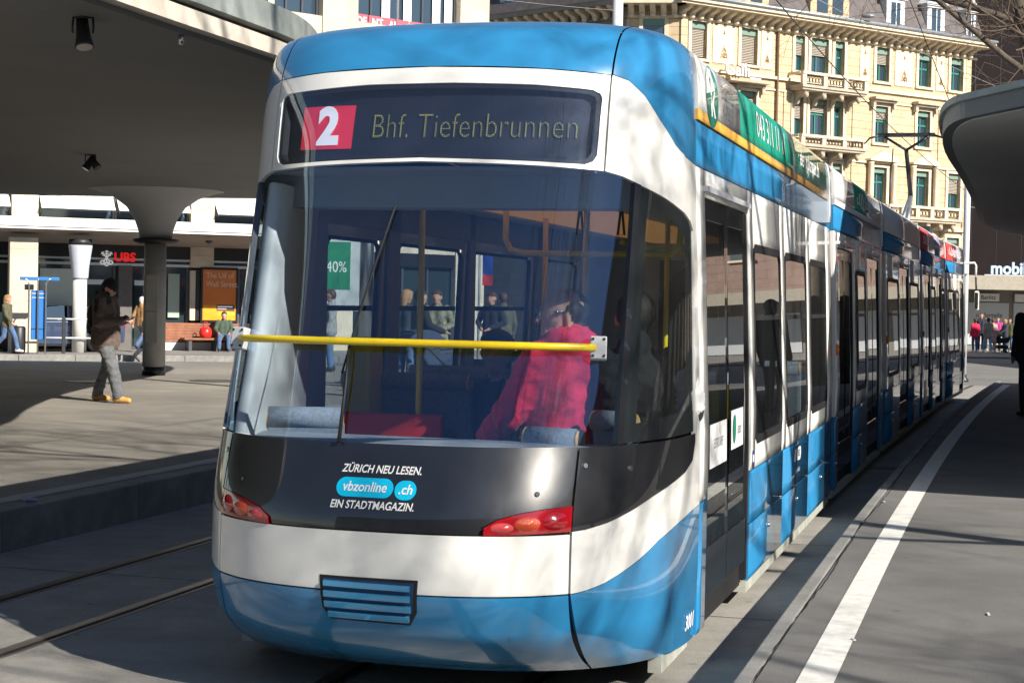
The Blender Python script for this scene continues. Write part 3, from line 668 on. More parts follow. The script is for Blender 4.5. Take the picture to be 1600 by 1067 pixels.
bbx('roof', -8, 36, -3.4, 6, 3.05, 3.85, mat('shop_fascia', (0.30, 0.27, 0.22), 0.7, var=0.12), shop)
for a, c in ((-2.9, -0.3), (0.0, 2.4), (3.0, 6.0), (6.6, 9.4), (10, 13), (14, 18), (19, 22), (23, 27), (28, 32)): bbx('panel', a, c, -0.06, 0.0, -0.2, 2.3, SHP if int(a) % 2 else mat('shop_white', (0.40, 0.42, 0.45), 0.5), shop)
for a, c in ((-2.5, -1.0), (0.0, 1.8)):
    bbx('sign_board', a, c, -0.2, -0.08, 2.38, 2.85, mat('board_white', (0.6, 0.6, 0.6), 0.5), shop)
lettering('lettering', 'Berlitz', 0.36, BLACKF, shop, Matrix.Translation((-1.7, -0.21, 2.6)) @ FR)
lettering('lettering', 'n Vorteile', 0.42, BLACKF, shop, Matrix.Translation((-1.55, -0.07, 1.55)) @ FR)
mz = thing('phone_shop_sign', 'pale blue mobilezone letters standing on the shop roof', 'sign', (DO.x, DO.y, 0), DANG)
lettering('letters', 'mobilezone', 0.98, mat('sign_pale_blue', (0.42, 0.55, 0.72), 0.5), mz, Matrix.Translation((-0.75, -3.2, 4.26)) @ FR, extrude=0.06, offset=0.025)
bbx('mount_bar', -3.4, 1.9, -3.24, -3.16, 3.86, 3.92, ALU, mz)
# pinkish stone block beyond, and its row of neighbours to the right
PINKS = ashlar('pink_stone', (0.27, 0.185, 0.155), (0.24, 0.165, 0.14), 2.0, 0.6, 0.02, 0.75)
pk = thing('pink_block', 'pinkish stone block standing to the right of the dark store', 'building', (DO.x, DO.y, 0), DANG)
bbx('wall', 4.0, 60, 1.0, 16, 3.9, 22, PINKS, pk)
for i in range(12):
    for z in (6.2, 9.8, 13.4, 17.0):
        x = 6.5 + i * 4.2; w_ = bbx('window', x - 0.9, x + 0.9, 0.96, 1.02, z, z + 2.1, WGLASS, pk); bbx('sill', x - 1.1, x + 1.1, 0.8, 1.02, z - 0.15, z, TRIM, w_)
bbx('roof', 3.8, 60.2, 0.7, 16, 22, 22.5, ZINC, pk)
bbx('upper_block', 8.0, 26, 3, 14, 22.5, 27, PINKS, pk)

# unseen blocks added to screen the bright low sky, showing only as reflections
for nm, lab, (x0, x1, y0, y1, h_), face in (('sky_blocker', 'long brown stone block added to screen the low sky, out of frame to the right of the right platform', (34, 50, -30, 72, 13), 'x'), ('sky_blocker', 'wide grey stone block added to screen the low sky, out of frame behind the camera', (-50, 30, -62, -46, 17), 'y')):
    t = thing(nm, lab, 'building', (0, 0, 0)); bbx('wall', x0, x1, y0, y1, -.5, h_, PINKS if face == 'x' else STONED, t); bbx('roof', x0 - .3, x1 + .3, y0 - .3, y1 + .3, h_, h_ + .4, ZINC, t)
    n_ = int(((y1 - y0) if face == 'x' else (x1 - x0)) / 5)
    for i in range(n_):
        for z in (1.0, 5.0, 9.0):
            if face == 'x': bbx('window', x0 - .03, x0 + .02, y0 + 1.5 + i * 5, y0 + 4 + i * 5, z, z + 2.4, WGLASS, t)
            else: bbx('window', x0 + 1.5 + i * 5, x0 + 4 + i * 5, y1 - .02, y1 + .03, z, z + 2.4, WGLASS, t)
# ------------------------------------------------------------------ the tram
TAB = np.array([
 (.155, 1.150, 1.18, 2.5), (.25, 1.158, 1.41, 2.6), (.40, 1.165, 1.60, 2.7), (.60, 1.17, 1.67, 2.7), (.85, 1.17, 1.66, 2.7), (1.2, 1.165, 1.53, 2.7),
 (1.6, 1.15, 1.362, 2.7), (2.0, 1.135, 1.222, 2.7), (2.45, 1.115, 1.09, 2.7), (2.80, 1.105, 1.00, 2.7), (2.95, 1.10, .94, 2.7), (3.08, 1.085, .84, 2.65),
 (3.15, 1.05, .75, 2.6), (3.193, .98, .63, 2.55), (3.2225, .86, .50, 2.5), (3.238, .60, .33, 2.3), (3.242, 0., 0., 2.2)])
def pchip(x, y):
    h = np.diff(x); d = np.diff(y) / h; m = np.zeros(len(x))
    for k in range(1, len(x) - 1):
        if d[k - 1] * d[k] > 0:
            w1 = 2 * h[k] + h[k - 1]; w2 = h[k] + 2 * h[k - 1]; m[k] = (w1 + w2) / (w1 / d[k - 1] + w2 / d[k])
    m[0] = d[0]; m[-1] = d[-1]
    def f(q):
        k = min(max(int(np.searchsorted(x, q) - 1), 0), len(h) - 1); t = (q - x[k]) / h[k]; t = min(max(t, 0.0), 1.0)
        return y[k] * (1 + 2 * t) * (1 - t) ** 2 + h[k] * m[k] * t * (1 - t) ** 2 + y[k + 1] * t * t * (3 - 2 * t) + h[k] * m[k + 1] * t * t * (t - 1)
    return f
fW, fA, fN = [pchip(TAB[:, 0], TAB[:, k]) for k in (1, 2, 3)]
def S(th, z):
    W, A, n = fW(z), fA(z), fN(z); s = math.sin(th); c = max(0.0, math.cos(th))
    return Vector((W * math.copysign(abs(s) ** (2 / n), s), -A * c ** (2 / n), z))
def thx(x, z):
    W, n = fW(z), fN(z); return math.copysign(math.asin(min(1.0, (abs(x) / W)) ** (n / 2)), x)
def Sn(th, z):
    e = 2e-3; th = min(max(th, -PI / 2 + 0.02), PI / 2 - 0.02)
    if abs(th) < 0.03: th_ = 0.03
    a = S(th + 0.02, z) - S(th - 0.02, z); b = S(th, min(z + e, 3.2415)) - S(th, max(z - e, .155))
    return a.cross(b).normalized()
def Sp(th, z, off=0.0): return S(th, z) + Sn(th, z) * off
tram = thing('tram', 'blue and white articulated tram number 3001 standing at the platform', 'tram', (TX, TY, 0), -TYAW)
def dens(poly, n=10):
    o = []
    for a, c in zip(poly, poly[1:] + poly[:1]):
        d = max(1, int(math.hypot((a[0] - c[0]) * 1.2, a[1] - c[1]) / 0.03)) if n else 1
        d = min(d, 40)
        for i in range(d): o.append((a[0] + (c[0] - a[0]) * i / d, a[1] + (c[1] - a[1]) * i / d))
    return o
def patch(name, poly, m, parent=tram, off=0.0, th=0.022, conv=None, step=0.07, zstep=0.05, rim=True):
    """curved panel: polygon in (theta, z) cut on a grid and wrapped on the nose; its rim is folded inward"""
    if conv: P = [(conv(x, z), z) for x, z in dens(poly)]
    else: P = dens(poly)
    bm = bmesh.new(); vs = [bm.verts.new((a, z, 0)) for a, z in P]; f = bm.faces.new(vs)
    bmesh.ops.triangulate(bm, faces=[f])
    us = [p[0] for p in P]; zs = [p[1] for p in P]
    u = math.ceil(min(us) / step) * step
    while u < max(us):
        bmesh.ops.bisect_plane(bm, geom=bm.verts[:] + bm.edges[:] + bm.faces[:], plane_co=(u, 0, 0), plane_no=(1, 0, 0)); u += step
    z = math.ceil(min(zs) / zstep) * zstep
    while z < max(zs):
        bmesh.ops.bisect_plane(bm, geom=bm.verts[:] + bm.edges[:] + bm.faces[:], plane_co=(0, z, 0), plane_no=(0, 1, 0)); z += zstep if z < 2.95 else 0.02
    bm.verts.ensure_lookup_table(); bm.normal_update()
    me = bpy.data.meshes.new(name); V = []; Nn = []
    for v in bm.verts:
        V.append(Sp(v.co.x, v.co.y, off)); Nn.append(Sn(v.co.x, v.co.y))
    F = [[v.index for v in f.verts] for f in bm.faces]
    for i, v in enumerate(bm.verts): v.index = i
    F = [[v.index for v in f.verts] for f in bm.faces]
    flip = bm.faces[:][0].normal.z < 0 if len(bm.faces) else False
    if flip: F = [f[::-1] for f in F]
    nsm = len(F)
    if rim:
        for e in bm.edges:
            if len(e.link_faces) == 1:
                i, j = e.verts[0].index, e.verts[1].index; k = len(V)
                V += [V[i].copy(), V[j].copy(), V[j] - Nn[j] * th, V[i] - Nn[i] * th]; Nn += [None] * 4; F.append([k, k + 1, k + 2, k + 3])
    bm.free()
    me.from_pydata([tuple(v) for v in V], [], F); me.materials.append(m)
    sm = [True] * nsm + [False] * (len(F) - nsm); me.polygons.foreach_set('use_smooth', sm)
    nn = []
    fl = [me.polygons[i] for i in range(len(F))]
    loopn = []
    for i, p in enumerate(fl):
        for vi in p.vertices: loopn.append(tuple(Nn[vi]) if i < nsm else tuple(p.normal))
    me.normals_split_custom_set(loopn)
    o = bpy.data.objects.new(name, me); link(o, parent); return o
def mirror(poly): return [(-a, z) for a, z in poly][::-1]
d2 = lambda L: [(R(a), z) for a, z in L]
SE = 0.832                                  # seam between centre and corner panels
# ---- rear end, centre panels (x, z)
patch('bumper', [(-SE, .565), (-SE, .155), (SE, .155), (SE, .565)], TB, conv=thx)
patch('rear_panel', [(-SE, .832), (-SE, .573), (SE, .573), (SE, .832)], TW, conv=thx)
lampR = [(.500, .836), (.503, .868), (.556, .902), (.647, .929), (.738, .944), (.834, .954), (.834, .845), (.656, .839)]
patch('engine_hatch', [(-SE, 1.207), (-SE, .955), (-.738, .947), (-.647, .932), (-.556, .906), (-.49, .868), (-.48, .838), (.48, .838), (.49, .868), (.556, .906), (.647, .932), (.738, .947), (SE, .955), (SE, 1.207)], TK, conv=thx)
RED = mat('lamp_red', (0.30, 0.004, 0.010), 0.12, coat=1.0, spec=0.8); AMB = mat('lamp_amber', (0.48, 0.055, 0.015), 0.15, coat=1.0, bump=0.4, bscale=160); CLR = mat('lamp_clear', (0.48, 0.06, 0.06), 0.1, coat=1.0)
for sg_ in (1, -1):
    pl = [(sg_ * x, z) for x, z in lampR]
    if sg_ < 0: pl = pl[::-1]
    lm = patch('tail_light', pl, RED, conv=thx, off=0.006, th=0.04)
    for x0, z0, rx, rz_, m in ((.575, .868, .046, .022, CLR), (.672, .884, .050, .030, AMB), (.775, .893, .045, .040, RED)):
        b = MB(); rings = []
        c = thx(x0, z0)
        for k, q in enumerate((1.0, 0.85, 0.55, 0.0)):
            for i in range(16):
                a = 2 * PI * i / 16; xx = x0 + rx * q * math.cos(a); zz = z0 + rz_ * q * math.sin(a)
                p = Sp(sg_ * thx(xx, zz), zz, 0.0065 + 0.012 * (1 - q * q)); b.v.append(tuple(p))
        for k in range(3):
            for i in range(16): b.f.append((k * 16 + i, k * 16 + (i + 1) % 16, (k + 1) * 16 + (i + 1) % 16, (k + 1) * 16 + i)); b.m.append(0); b.sm.append(True)
        b.build('lens', m, lm)
# coupling flap grille
GRB = paint('grille_blue', (0.045, 0.29, 0.55), 0.35)
gp = [(-.205, .622), (-.200, .50), (-.175, .452), (.175, .445), (.205, .50), (.215, .622)]
gr = patch('coupler_flap', gp, mat('grille_recess', (0.01, 0.045, 0.12), 0.6), conv=thx, off=0.006, th=0.03)
gr2 = patch('flap_edge', [(-.222, .635), (-.216, .49), (-.185, .437), (.185, .43), (.222, .49), (.232, .635)], TD, conv=thx, off=0.003, th=0.02)
for k in range(4):
    zt = .615 - k * 0.045; wd = .198 - (0.012 if k == 3 else 0)
    patch('slat', [(-wd, zt - 0.024), (wd, zt - 0.028), (wd - 0.0, zt - 0.004), (-wd, zt)], GRB, gr, conv=thx, off=0.020, th=0.02)
# ---- corners, right then mirrored: polygons in (theta deg, z)
def seam_deg(z, x=SE + 0.008): return math.degrees(thx(x, z))
w_up = [(50, 2.897), (57.2, 2.832), (64.5, 2.732), (74.5, 2.62), (82, 2.575), (90, 2.553)]
q_win = [(88, 1.212), (88, 1.77), (88, 2.219), (86, 2.262), (81.5, 2.297), (68.5, 2.356), (57, 2.403)]
c_blk = [(43.5, .851), (50.3, .873), (57.7, .91), (66.2, .960), (74.8, .998), (82.2, 1.032), (86.5, 1.075), (87.9, 1.16)]
c_wht = [(44, .578), (49.5, .600), (55.2, .637), (61.8, .684), (69.2, .746), (78, .792), (85.8, .823), (90, .833)]
ws_t = [(55.2, 2.412), (49.3, 2.440), (seam_deg(2.459), 2.459)]
white = [(seam_deg(2.917), 2.917)] + w_up[::1] + [(90, .840)] + [(a, z + 0.003) for a, z in c_wht[::-1]] + [(seam_deg(.571), .571), (seam_deg(.843), .843)] + [(a, z - 0.003) for a, z in c_blk] + q_win + ws_t
blackc = [(seam_deg(.848), .848)] + c_blk + [(87.9, 1.205), (seam_deg(1.205), 1.205)]
bluec = [(seam_deg(.155), .155)] + [(90, .155)] + c_wht[::-1] + [(seam_deg(.565), .565)]
blueu = [(seam_deg(2.921), 2.921)] + [(a, z + 0.003) for a, z in w_up] + [(90, 3.08), (90, 3.2222)] + [(math.degrees(thx(.846, z)), z) for z in np.linspace(3.2222, 2.96, 24)]
def corner(name, poly, m, **kw):
    p = d2(poly)
    patch(name, p, m, **kw); patch(name, mirror(p), m, **kw)
corner('corner_panel', white, TW); corner('corner_panel', blackc, TK); corner('corner_skirt', bluec, TB); 
def gridpatch(name, fn, ns, nt, m, sg_):
    b = MB(); nn = []
    for j in range(nt + 1):
        for i in range(ns + 1):
            a, z = fn(i / ns, j / nt); b.v.append(tuple(S(sg_ * a, z))); nn.append(tuple(Sn(sg_ * a, z)))
    k = ns + 1
    F = [(j * k + i, j * k + i + 1, (j + 1) * k + i + 1, (j + 1) * k + i) for j in range(nt) for i in range(ns)]
    if sg_ < 0: F = [f[::-1] for f in F]
    me = bpy.data.meshes.new(name); me.from_pydata(b.v, [], F); me.materials.append(m); me.polygons.foreach_set('use_smooth', [True] * len(F)); me.normals_split_custom_set_from_vertices(nn)
    o = bpy.data.objects.new(name, me); link(o, tram); return o
ZTOP = 3.2222
_wu = [(seam_deg(2.921, .842), 2.921)] + [(a, z + .003) for a, z in w_up]
_ws = [((a - seam_deg(z, .842)) / (90 - seam_deg(z, .842)), z) for a, z in _wu]
def roof_fn(s_, t):
    zb = float(np.interp(s_, [q[0] for q in _ws], [q[1] for q in _ws])); z = zb + (ZTOP - zb) * t; sd = seam_deg(z, .842)
    return R(sd + (90 - sd) * s_), z
for sg_ in (1, -1): gridpatch('roof_corner', roof_fn, 24, 20, TB, sg_)
def cap_fn(s_, t):
    x = -.834 + 1.668 * s_; zb = 2.948 - .029 * (x / .834) ** 2; z = zb + (ZTOP - zb) * t
    return thx(x, z), z
gridpatch('roof_cap', cap_fn, 48, 20, TB, 1)

# ---- top: white display surround and blue roof cap
roof_c = [(-SE, 2.919), (-.55, 2.935), (0, 2.948), (.55, 2.935), (SE, 2.919)]
disp_o = [(-.805, 2.80), (-.80, 2.53), (-.785, 2.50), (-.755, 2.487), (-.4, 2.498), (0, 2.508), (.4, 2.498), (.755, 2.487), (.785, 2.50), (.80, 2.53), (.805, 2.80), (.795, 2.825), (.765, 2.838), (.52, 2.853), (.12, 2.863), (-.30, 2.86), (-.765, 2.838), (-.795, 2.825)]
ws_top = [(-SE, 2.459), (-.547, 2.474), (-.4, 2.479), (0, 2.490), (.4, 2.479), (.547, 2.474), (SE, 2.459)]
def halves(outer_top, outer_bot, hole_t, hole_b):
    pass
# ring pieces: top strip, bottom strip, two cheeks
patch('display_surround', [(-SE, 2.915), (-SE, 2.84), (-.765, 2.840), (-.30, 2.862), (.12, 2.865), (.52, 2.855), (.765, 2.840), (SE, 2.84), (SE, 2.915), (.55, 2.931), (0, 2.944), (-.55, 2.931)], TW, conv=thx)
patch('display_surround', ws_top + [(SE, 2.487), (.755, 2.485), (.4, 2.496), (0, 2.506), (-.4, 2.496), (-.755, 2.485), (-SE, 2.487)], TW, conv=thx)
for sg_ in (1, -1):
    c = [(SE, 2.4872), (SE, 2.8398), (.765, 2.8398), (.797, 2.825), (.807, 2.80), (.802, 2.53), (.787, 2.50), (.755, 2.4852)]
    c = [(sg_ * x, z) for x, z in c]
    patch('display_surround', c if sg_ < 0 else c, TW, conv=thx)
# crown of the roof (flattest part) as a polar grid
b = MB(); rr = [3.2223, 3.225, 3.229, 3.233, 3.237, 3.2395, 3.2412, 3.242]; n_ = 49
for z in rr:
    for i in range(n_): b.v.append(tuple(S(-PI / 2 + PI * i / (n_ - 1), z)))
for j in range(len(rr) - 1):
    for i in range(n_ - 1): b.f.append((j * n_ + i, j * n_ + i + 1, (j + 1) * n_ + i + 1, (j + 1) * n_ + i)); b.m.append(0); b.sm.append(True)
b.build('roof_crown', TB, tram)
# ---- glazing
wsp = [(R(-52), 1.213), (R(52), 1.213), (R(52.3), 1.48), (R(53.2), 1.92), (R(55.2), 2.41), (R(49.3), 2.438)] + [(thx(x, z), z) for x, z in ws_top[::-1]] + [(R(-49.3), 2.438), (R(-55.2), 2.41), (R(-53.2), 1.92), (R(-52.3), 1.48)]
patch('windscreen', wsp, WSG, off=-0.004, rim=False, step=0.05)
# dark ceramic edge of the windscreen
def band(name, path, w0, m, off, closed=False):
    pass
qg = [(57, 2.400), (68.5, 2.353), (81.5, 2.294), (86, 2.26), (87.8, 2.219), (87.8, 1.215), (52.6, 1.215), (53, 1.5), (53.8, 1.92), (55.8, 2.39)]
qin = [(62, 2.31), (70, 2.27), (79, 2.215), (82, 2.18), (83, 2.12), (83, 1.33), (58.5, 1.30), (58.5, 1.5), (59, 1.92), (60.2, 2.25)]
for sg_ in (1, -1):
    P = d2(qg); Q = d2(qin)
    if sg_ < 0: P = mirror(P)
    patch('quarter_window', P, SDG, off=-0.006, rim=False)
    P = d2(qg); b = MB(); n_ = len(P)
    def sub(L):
        o_ = []
        for a, c in zip(L, L[1:] + L[:1]):
            for i in range(6): o_.append((a[0] + (c[0] - a[0]) * i / 6, a[1] + (c[1] - a[1]) * i / 6))
        return o_
    PO, QO = sub(P), sub(Q)
    for (a0, z0), (a1, z1) in zip(PO, QO): b.v += [tuple(Sp(sg_ * a0, z0, -0.012)), tuple(Sp(sg_ * a1, z1, -0.012))]
    k = len(PO)
    for i in range(k): b.f.append((2 * i, 2 * i + 1, (2 * i + 3) % (2 * k), (2 * i + 2) % (2 * k))); b.m.append(0); b.sm.append(True)
    b.build('window_border', TD, tram)
    pp = [(sg_ * R(51.3), 1.213), (sg_ * R(53.4), 1.213), (sg_ * R(53.8), 1.5), (sg_ * R(54.6), 1.92), (sg_ * R(56.6), 2.405), (sg_ * R(54.2), 2.415), (sg_ * R(52.4), 1.92), (sg_ * R(51.6), 1.5)]
    patch('corner_post', pp if sg_ > 0 else pp[::-1], TK, off=0.002, th=0.03)
# destination display
patch('display_window', disp_o, DSG, conv=thx, off=-0.004, rim=False)
dsp = patch('display_box', [(-.80, 2.50), (.80, 2.50), (.80, 2.85), (-.80, 2.85)], mat('display_black', (0.006, 0.008, 0.018), 0.6), conv=thx, off=-0.045, th=0.0, rim=False)
for sg_ in (1, -1):
    pass
b = MB(); k = len(disp_o); DO_ = dens([(thx(x, z), z) for x, z in disp_o])
cx0, cz0 = 0.0, 2.675
for a, z in DO_: b.v += [tuple(Sp(a, z, -0.008)), tuple(Sp(a * 0.965, cz0 + (z - cz0) * 0.90, -0.010)), tuple(Sp(a * 0.965, cz0 + (z - cz0) * 0.90, -0.045))]
k = len(DO_)
for i in range(k):
    j = (i + 1) % k
    b.f += [(3 * i, 3 * i + 1, 3 * j + 1, 3 * j), (3 * i + 1, 3 * i + 2, 3 * j + 2, 3 * j + 1)]; b.m += [0, 0]; b.sm += [False, False]
b.build('display_frame', TD, tram)
def on_nose(x0, z0, off, sx=1.0):
    return lambda x, y, z: Sp(thx(x0 + x * sx, z0 + y), z0 + y, off + z)
red2 = patch('route_plate', [(-.684, 2.565), (-.375, 2.565), (-.371, 2.778), (-.684, 2.778)], mat('route_red', (0.62, 0.02, 0.05), 0.5, emit=(1, 0.03, 0.08), es=0.22), conv=thx, off=-0.040, th=0.0, rim=False)
lettering('route_number', '2', 0.245, mat('route_white', (0.85, 0.85, 0.85), 0.5, emit=(1, 1, 1), es=0.25), tram, None, fn=on_nose(-.515, 2.668, -0.034), offset=0.012)
def led_mat():
    m = mat('led_amber', (0.10, 0.10, 0.03), 0.6)
    N = m.node_tree.nodes; L = m.node_tree.links; bs = _bsdf(m)
    tc = N.new('ShaderNodeTexCoord'); sp = N.new('ShaderNodeSeparateXYZ'); L.new(tc.outputs['Object'], sp.inputs[0])
    outs = []
    for ax in ('X', 'Z'):
        mu = N.new('ShaderNodeMath'); mu.operation = 'MULTIPLY'; mu.inputs[1].default_value = 95; L.new(sp.outputs[ax], mu.inputs[0])
        fr = N.new('ShaderNodeMath'); fr.operation = 'FRACT'; L.new(mu.outputs[0], fr.inputs[0])
        gt = N.new('ShaderNodeMath'); gt.operation = 'GREATER_THAN'; gt.inputs[1].default_value = 0.36; L.new(fr.outputs[0], gt.inputs[0]); outs.append(gt)
    mu = N.new('ShaderNodeMath'); mu.operation = 'MULTIPLY'; L.new(outs[0].outputs[0], mu.inputs[0]); L.new(outs[1].outputs[0], mu.inputs[1])
    m2 = N.new('ShaderNodeMath'); m2.operation = 'MULTIPLY'; m2.inputs[1].default_value = 0.30; L.new(mu.outputs[0], m2.inputs[0])
    bs.inputs['Emission Color'].default_value = (0.62, 0.60, 0.16, 1); L.new(m2.outputs[0], bs.inputs['Emission Strength'])
    return m
lettering('led_text', 'Bhf. Tiefenbrunnen', 0.172, led_mat(), tram, None, fn=on_nose(-.275, 2.665, -0.036), align='LEFT', sx=0.76, offset=-0.0028)
# lettering on the hatch
WT = mat('print_white', (0.82, 0.82, 0.82), 0.5); CY = mat('print_cyan', (0.0, 0.47, 0.75), 0.45)
lettering('slogan', 'ZÜRICH NEU LESEN.', 0.047, WT, tram, None, fn=on_nose(.026, 1.096, 0.003), shear=0.2, offset=0.0009, sx=0.86)
lettering('slogan', 'EIN STADTMAGAZIN.', 0.047, WT, tram, None, fn=on_nose(.004, .944, 0.003), shear=0.2, offset=0.0009, sx=0.86)
def pill(x0, x1, z0, z1):
    r_ = (z1 - z0) / 2; c = (z0 + z1) / 2; o_ = []
    for i in range(13): a = -PI / 2 + PI * i / 12; o_.append((x1 - r_ + r_ * math.cos(a), c + r_ * math.sin(a)))
    for i in range(13): a = PI / 2 + PI * i / 12; o_.append((x0 + r_ + r_ * math.cos(a), c + r_ * math.sin(a)))
    return o_
patch('logo_pill', pill(-.172, .094, .978, 1.060), CY, conv=thx, off=0.0025, rim=False)
patch('logo_pill', pill(.100, .199, .974, 1.056), CY, conv=thx, off=0.0025, rim=False)
lettering('web_name', 'vbzonline', 0.058, WT, tram, None, fn=on_nose(-.040, 1.020, 0.0045), shear=0.15, offset=0.0008, sx=0.93)
lettering('web_name', '.ch', 0.058, WT, tram, None, fn=on_nose(.150, 1.016, 0.0045), shear=0.15, offset=0.0008, sx=0.95)
# latch pins
PIN = mat('pin_steel', (0.7, 0.7, 0.7), 0.25, metal=1)
for x, z, m in ((.70, 1.01, TD), (-.70, 1.01, TD), (.865, 1.125, PIN), (-.865, 1.125, PIN), (1.02, 1.10, PIN)):
    a = thx(x, z); p = Sp(a, z, 0); nn = Sn(a, z); MB().tube([p - nn * 0.004, p + nn * 0.007], [0.013, 0.011], 12).build('latch_pin', m, tram)
# number on the skirt
def on_flank(x, y, z):
    zz = .265 + y; yy = -.165 + x
    if yy >= 0: return Vector((1.172, yy, zz))
    return Sp(math.acos(min(1.0, -yy / fA(zz)) ** (fN(zz) / 2)), zz, 0.006)
lettering('fleet_number', '3001', 0.108, WT, tram, None, fn=on_flank, offset=0.002, sx=1.0)
# yellow guard rail across the windscreen
pts = [Sp(R(a), 1.636, 0.045) for a in np.linspace(-40.6, 40.8, 25)]
rl = MB().tube([tuple(p) for p in pts], 0.0175, 12).build('guard_rail', YEL, tram)
for a in (-42.2, 42.4):
    nn = (Sn(R(a), 1.636) * .35 + Vector((0, -.8, .12))).normalized(); c = Sp(R(a), 1.636, 0.030); tn = Vector((-nn.y, nn.x, 0)).normalized(); q = Matrix((tn, nn.normalized(), tn.cross(nn).normalized())).transposed()
    bo = box('bracket', c, (0.075, 0.06, 0.105), LGREY, rl, bevel=0.006, rot=q)
    for u in (-0.025, 0.025):
        for v in (-0.038, 0.038):
            p = c + q @ Vector((u, 0.031, v)); MB().tube([p, p + nn * 0.004], 0.006, 8).build('bolt', DKMET, rl)
# wiper
wp = [Sp(thx(x, z), z, o_) for x, z, o_ in ((-.19, 1.20, .02), (-.20, 1.45, .03), (-.215, 1.62, .03))]
wi = MB().tube(wp, [0.010, 0.007, 0.005], 8).build('wiper', TD, tram)
MB().tube([Sp(thx(x, z), z, .014) for x, z in ((-.235, 1.50), (-.20, 1.75), (-.15, 2.0), (-.085, 2.28))], 0.005, 6).build('wiper_blade', RUB, wi)
# dark structure behind the panels
patch('inner_shell', [(R(-90), .17), (R(90), .17), (R(90), 1.20), (R(-90), 1.20)], TD, off=-0.028, rim=False)
patch('inner_shell', [(R(-90), 2.50), (R(90), 2.50), (R(90), 3.06), (R(-90), 3.06)], TD, off=-0.07, rim=False)
bu = MB(); bu.prism([(x, y) for x, y in [tuple(Sp(R(a), .20, -0.05))[:2] for a in range(-90, 91, 10)]], 0.19, 0.21); bu.build('underpan', TD, tram)
bbx('side_sill', 1.03, 1.095, -0.55, 0.16, .075, .16, SILL, tram); bbx('side_sill', -1.095, -1.03, -0.55, 0.16, .075, .16, SILL, tram)

# ---- sides of the cars
def side(name, sg_, y0, y1, z0, z1, m, parent, off=0.0, th=0.03, ny=None):
    zz = sorted(set([z0, z1] + [z for z in np.arange(math.ceil(z0 / .1) * .1, z1, .1)]))
    b = MB(); n2 = len(zz)
    for y in (y0, y1):
        for z in zz: b.v.append((sg_ * (fW(max(z, .155)) if z > 1.2 else (1.166 if z < .9 else 1.168)) + sg_ * off, y, z))
    for y in (y0, y1):
        for z in zz: b.v.append((sg_ * ((fW(max(z, .155)) if z > 1.2 else 1.167) + off - th), y, z))
    for k in range(n2 - 1):
        b.f.append((k, k + 1, n2 + k + 1, n2 + k)); b.m.append(0); b.sm.append(True)
        b.f.append((2 * n2 + k, 3 * n2 + k, 3 * n2 + k + 1, 2 * n2 + k + 1)); b.m.append(0); b.sm.append(True)
        b.f += [(k, 2 * n2 + k, 2 * n2 + k + 1, k + 1), (n2 + k, n2 + k + 1, 3 * n2 + k + 1, 3 * n2 + k)]; b.m += [0, 0]; b.sm += [False, False]
    b.f += [(0, n2, 3 * n2, 2 * n2), (n2 - 1, 3 * n2 - 1, 4 * n2 - 1, 2 * n2 - 1)]; b.m += [0, 0]; b.sm += [False, False]
    return b.build(name, m, parent)
def rrect(y0, y1, z0, z1, r_, n=5):
    o_ = []
    for cx, cz, a0 in ((y1 - r_, z1 - r_, 0), (y0 + r_, z1 - r_, 90), (y0 + r_, z0 + r_, 180), (y1 - r_, z0 + r_, 270)):
        for i in range(n + 1): a = R(a0 + 90 * i / n); o_.append((cx + r_ * math.cos(a), cz + r_ * math.sin(a)))
    return o_
def sidewin(sg_, y0, y1, z0, z1, parent, g=SDG, transom=True, r_=0.09):
    x_at = lambda z: sg_ * (fW(z) if z > 1.2 else 1.168)
    O_ = rrect(y0, y1, z0, z1, r_); I_ = rrect(y0 + 0.045, y1 - 0.045, z0 + 0.05, z1 - 0.05, r_ - 0.03); k = len(O_)
    b = MB(); b.v = [(x_at(z) + sg_ * 0.003, y, z) for y, z in O_] + [(x_at(z) + sg_ * 0.003, y, z) for y, z in I_] + [(x_at(z) - sg_ * 0.03, y, z) for y, z in I_]
    for i in range(k):
        j = (i + 1) % k; b.f += [(i, j, k + j, k + i), (k + i, k + j, 2 * k + j, 2 * k + i)]; b.m += [0, 0]; b.sm += [False, False]
    wn = b.build('window', TD, parent)
    zz = np.linspace(z0 + 0.05, z1 - 0.05, 9); b = MB()
    for z in zz: b.v += [(x_at(z) - sg_ * 0.004, y0 + 0.045, z), (x_at(z) - sg_ * 0.004, y1 - 0.045, z)]
    for i in range(8): b.f.append((2 * i, 2 * i + 1, 2 * i + 3, 2 * i + 2)); b.m.append(0); b.sm.append(True)
    tgt = wn if parent is tram else parent
    b.build('pane', g, tgt)
    if transom:
        zt = z0 + (z1 - z0) * 0.63; bbx('transom', x_at(zt) - 0.012, x_at(zt) + 0.004 * sg_, y0 + 0.045, y1 - 0.045, zt - 0.016, zt + 0.016, DKMET, tgt)
    return wn
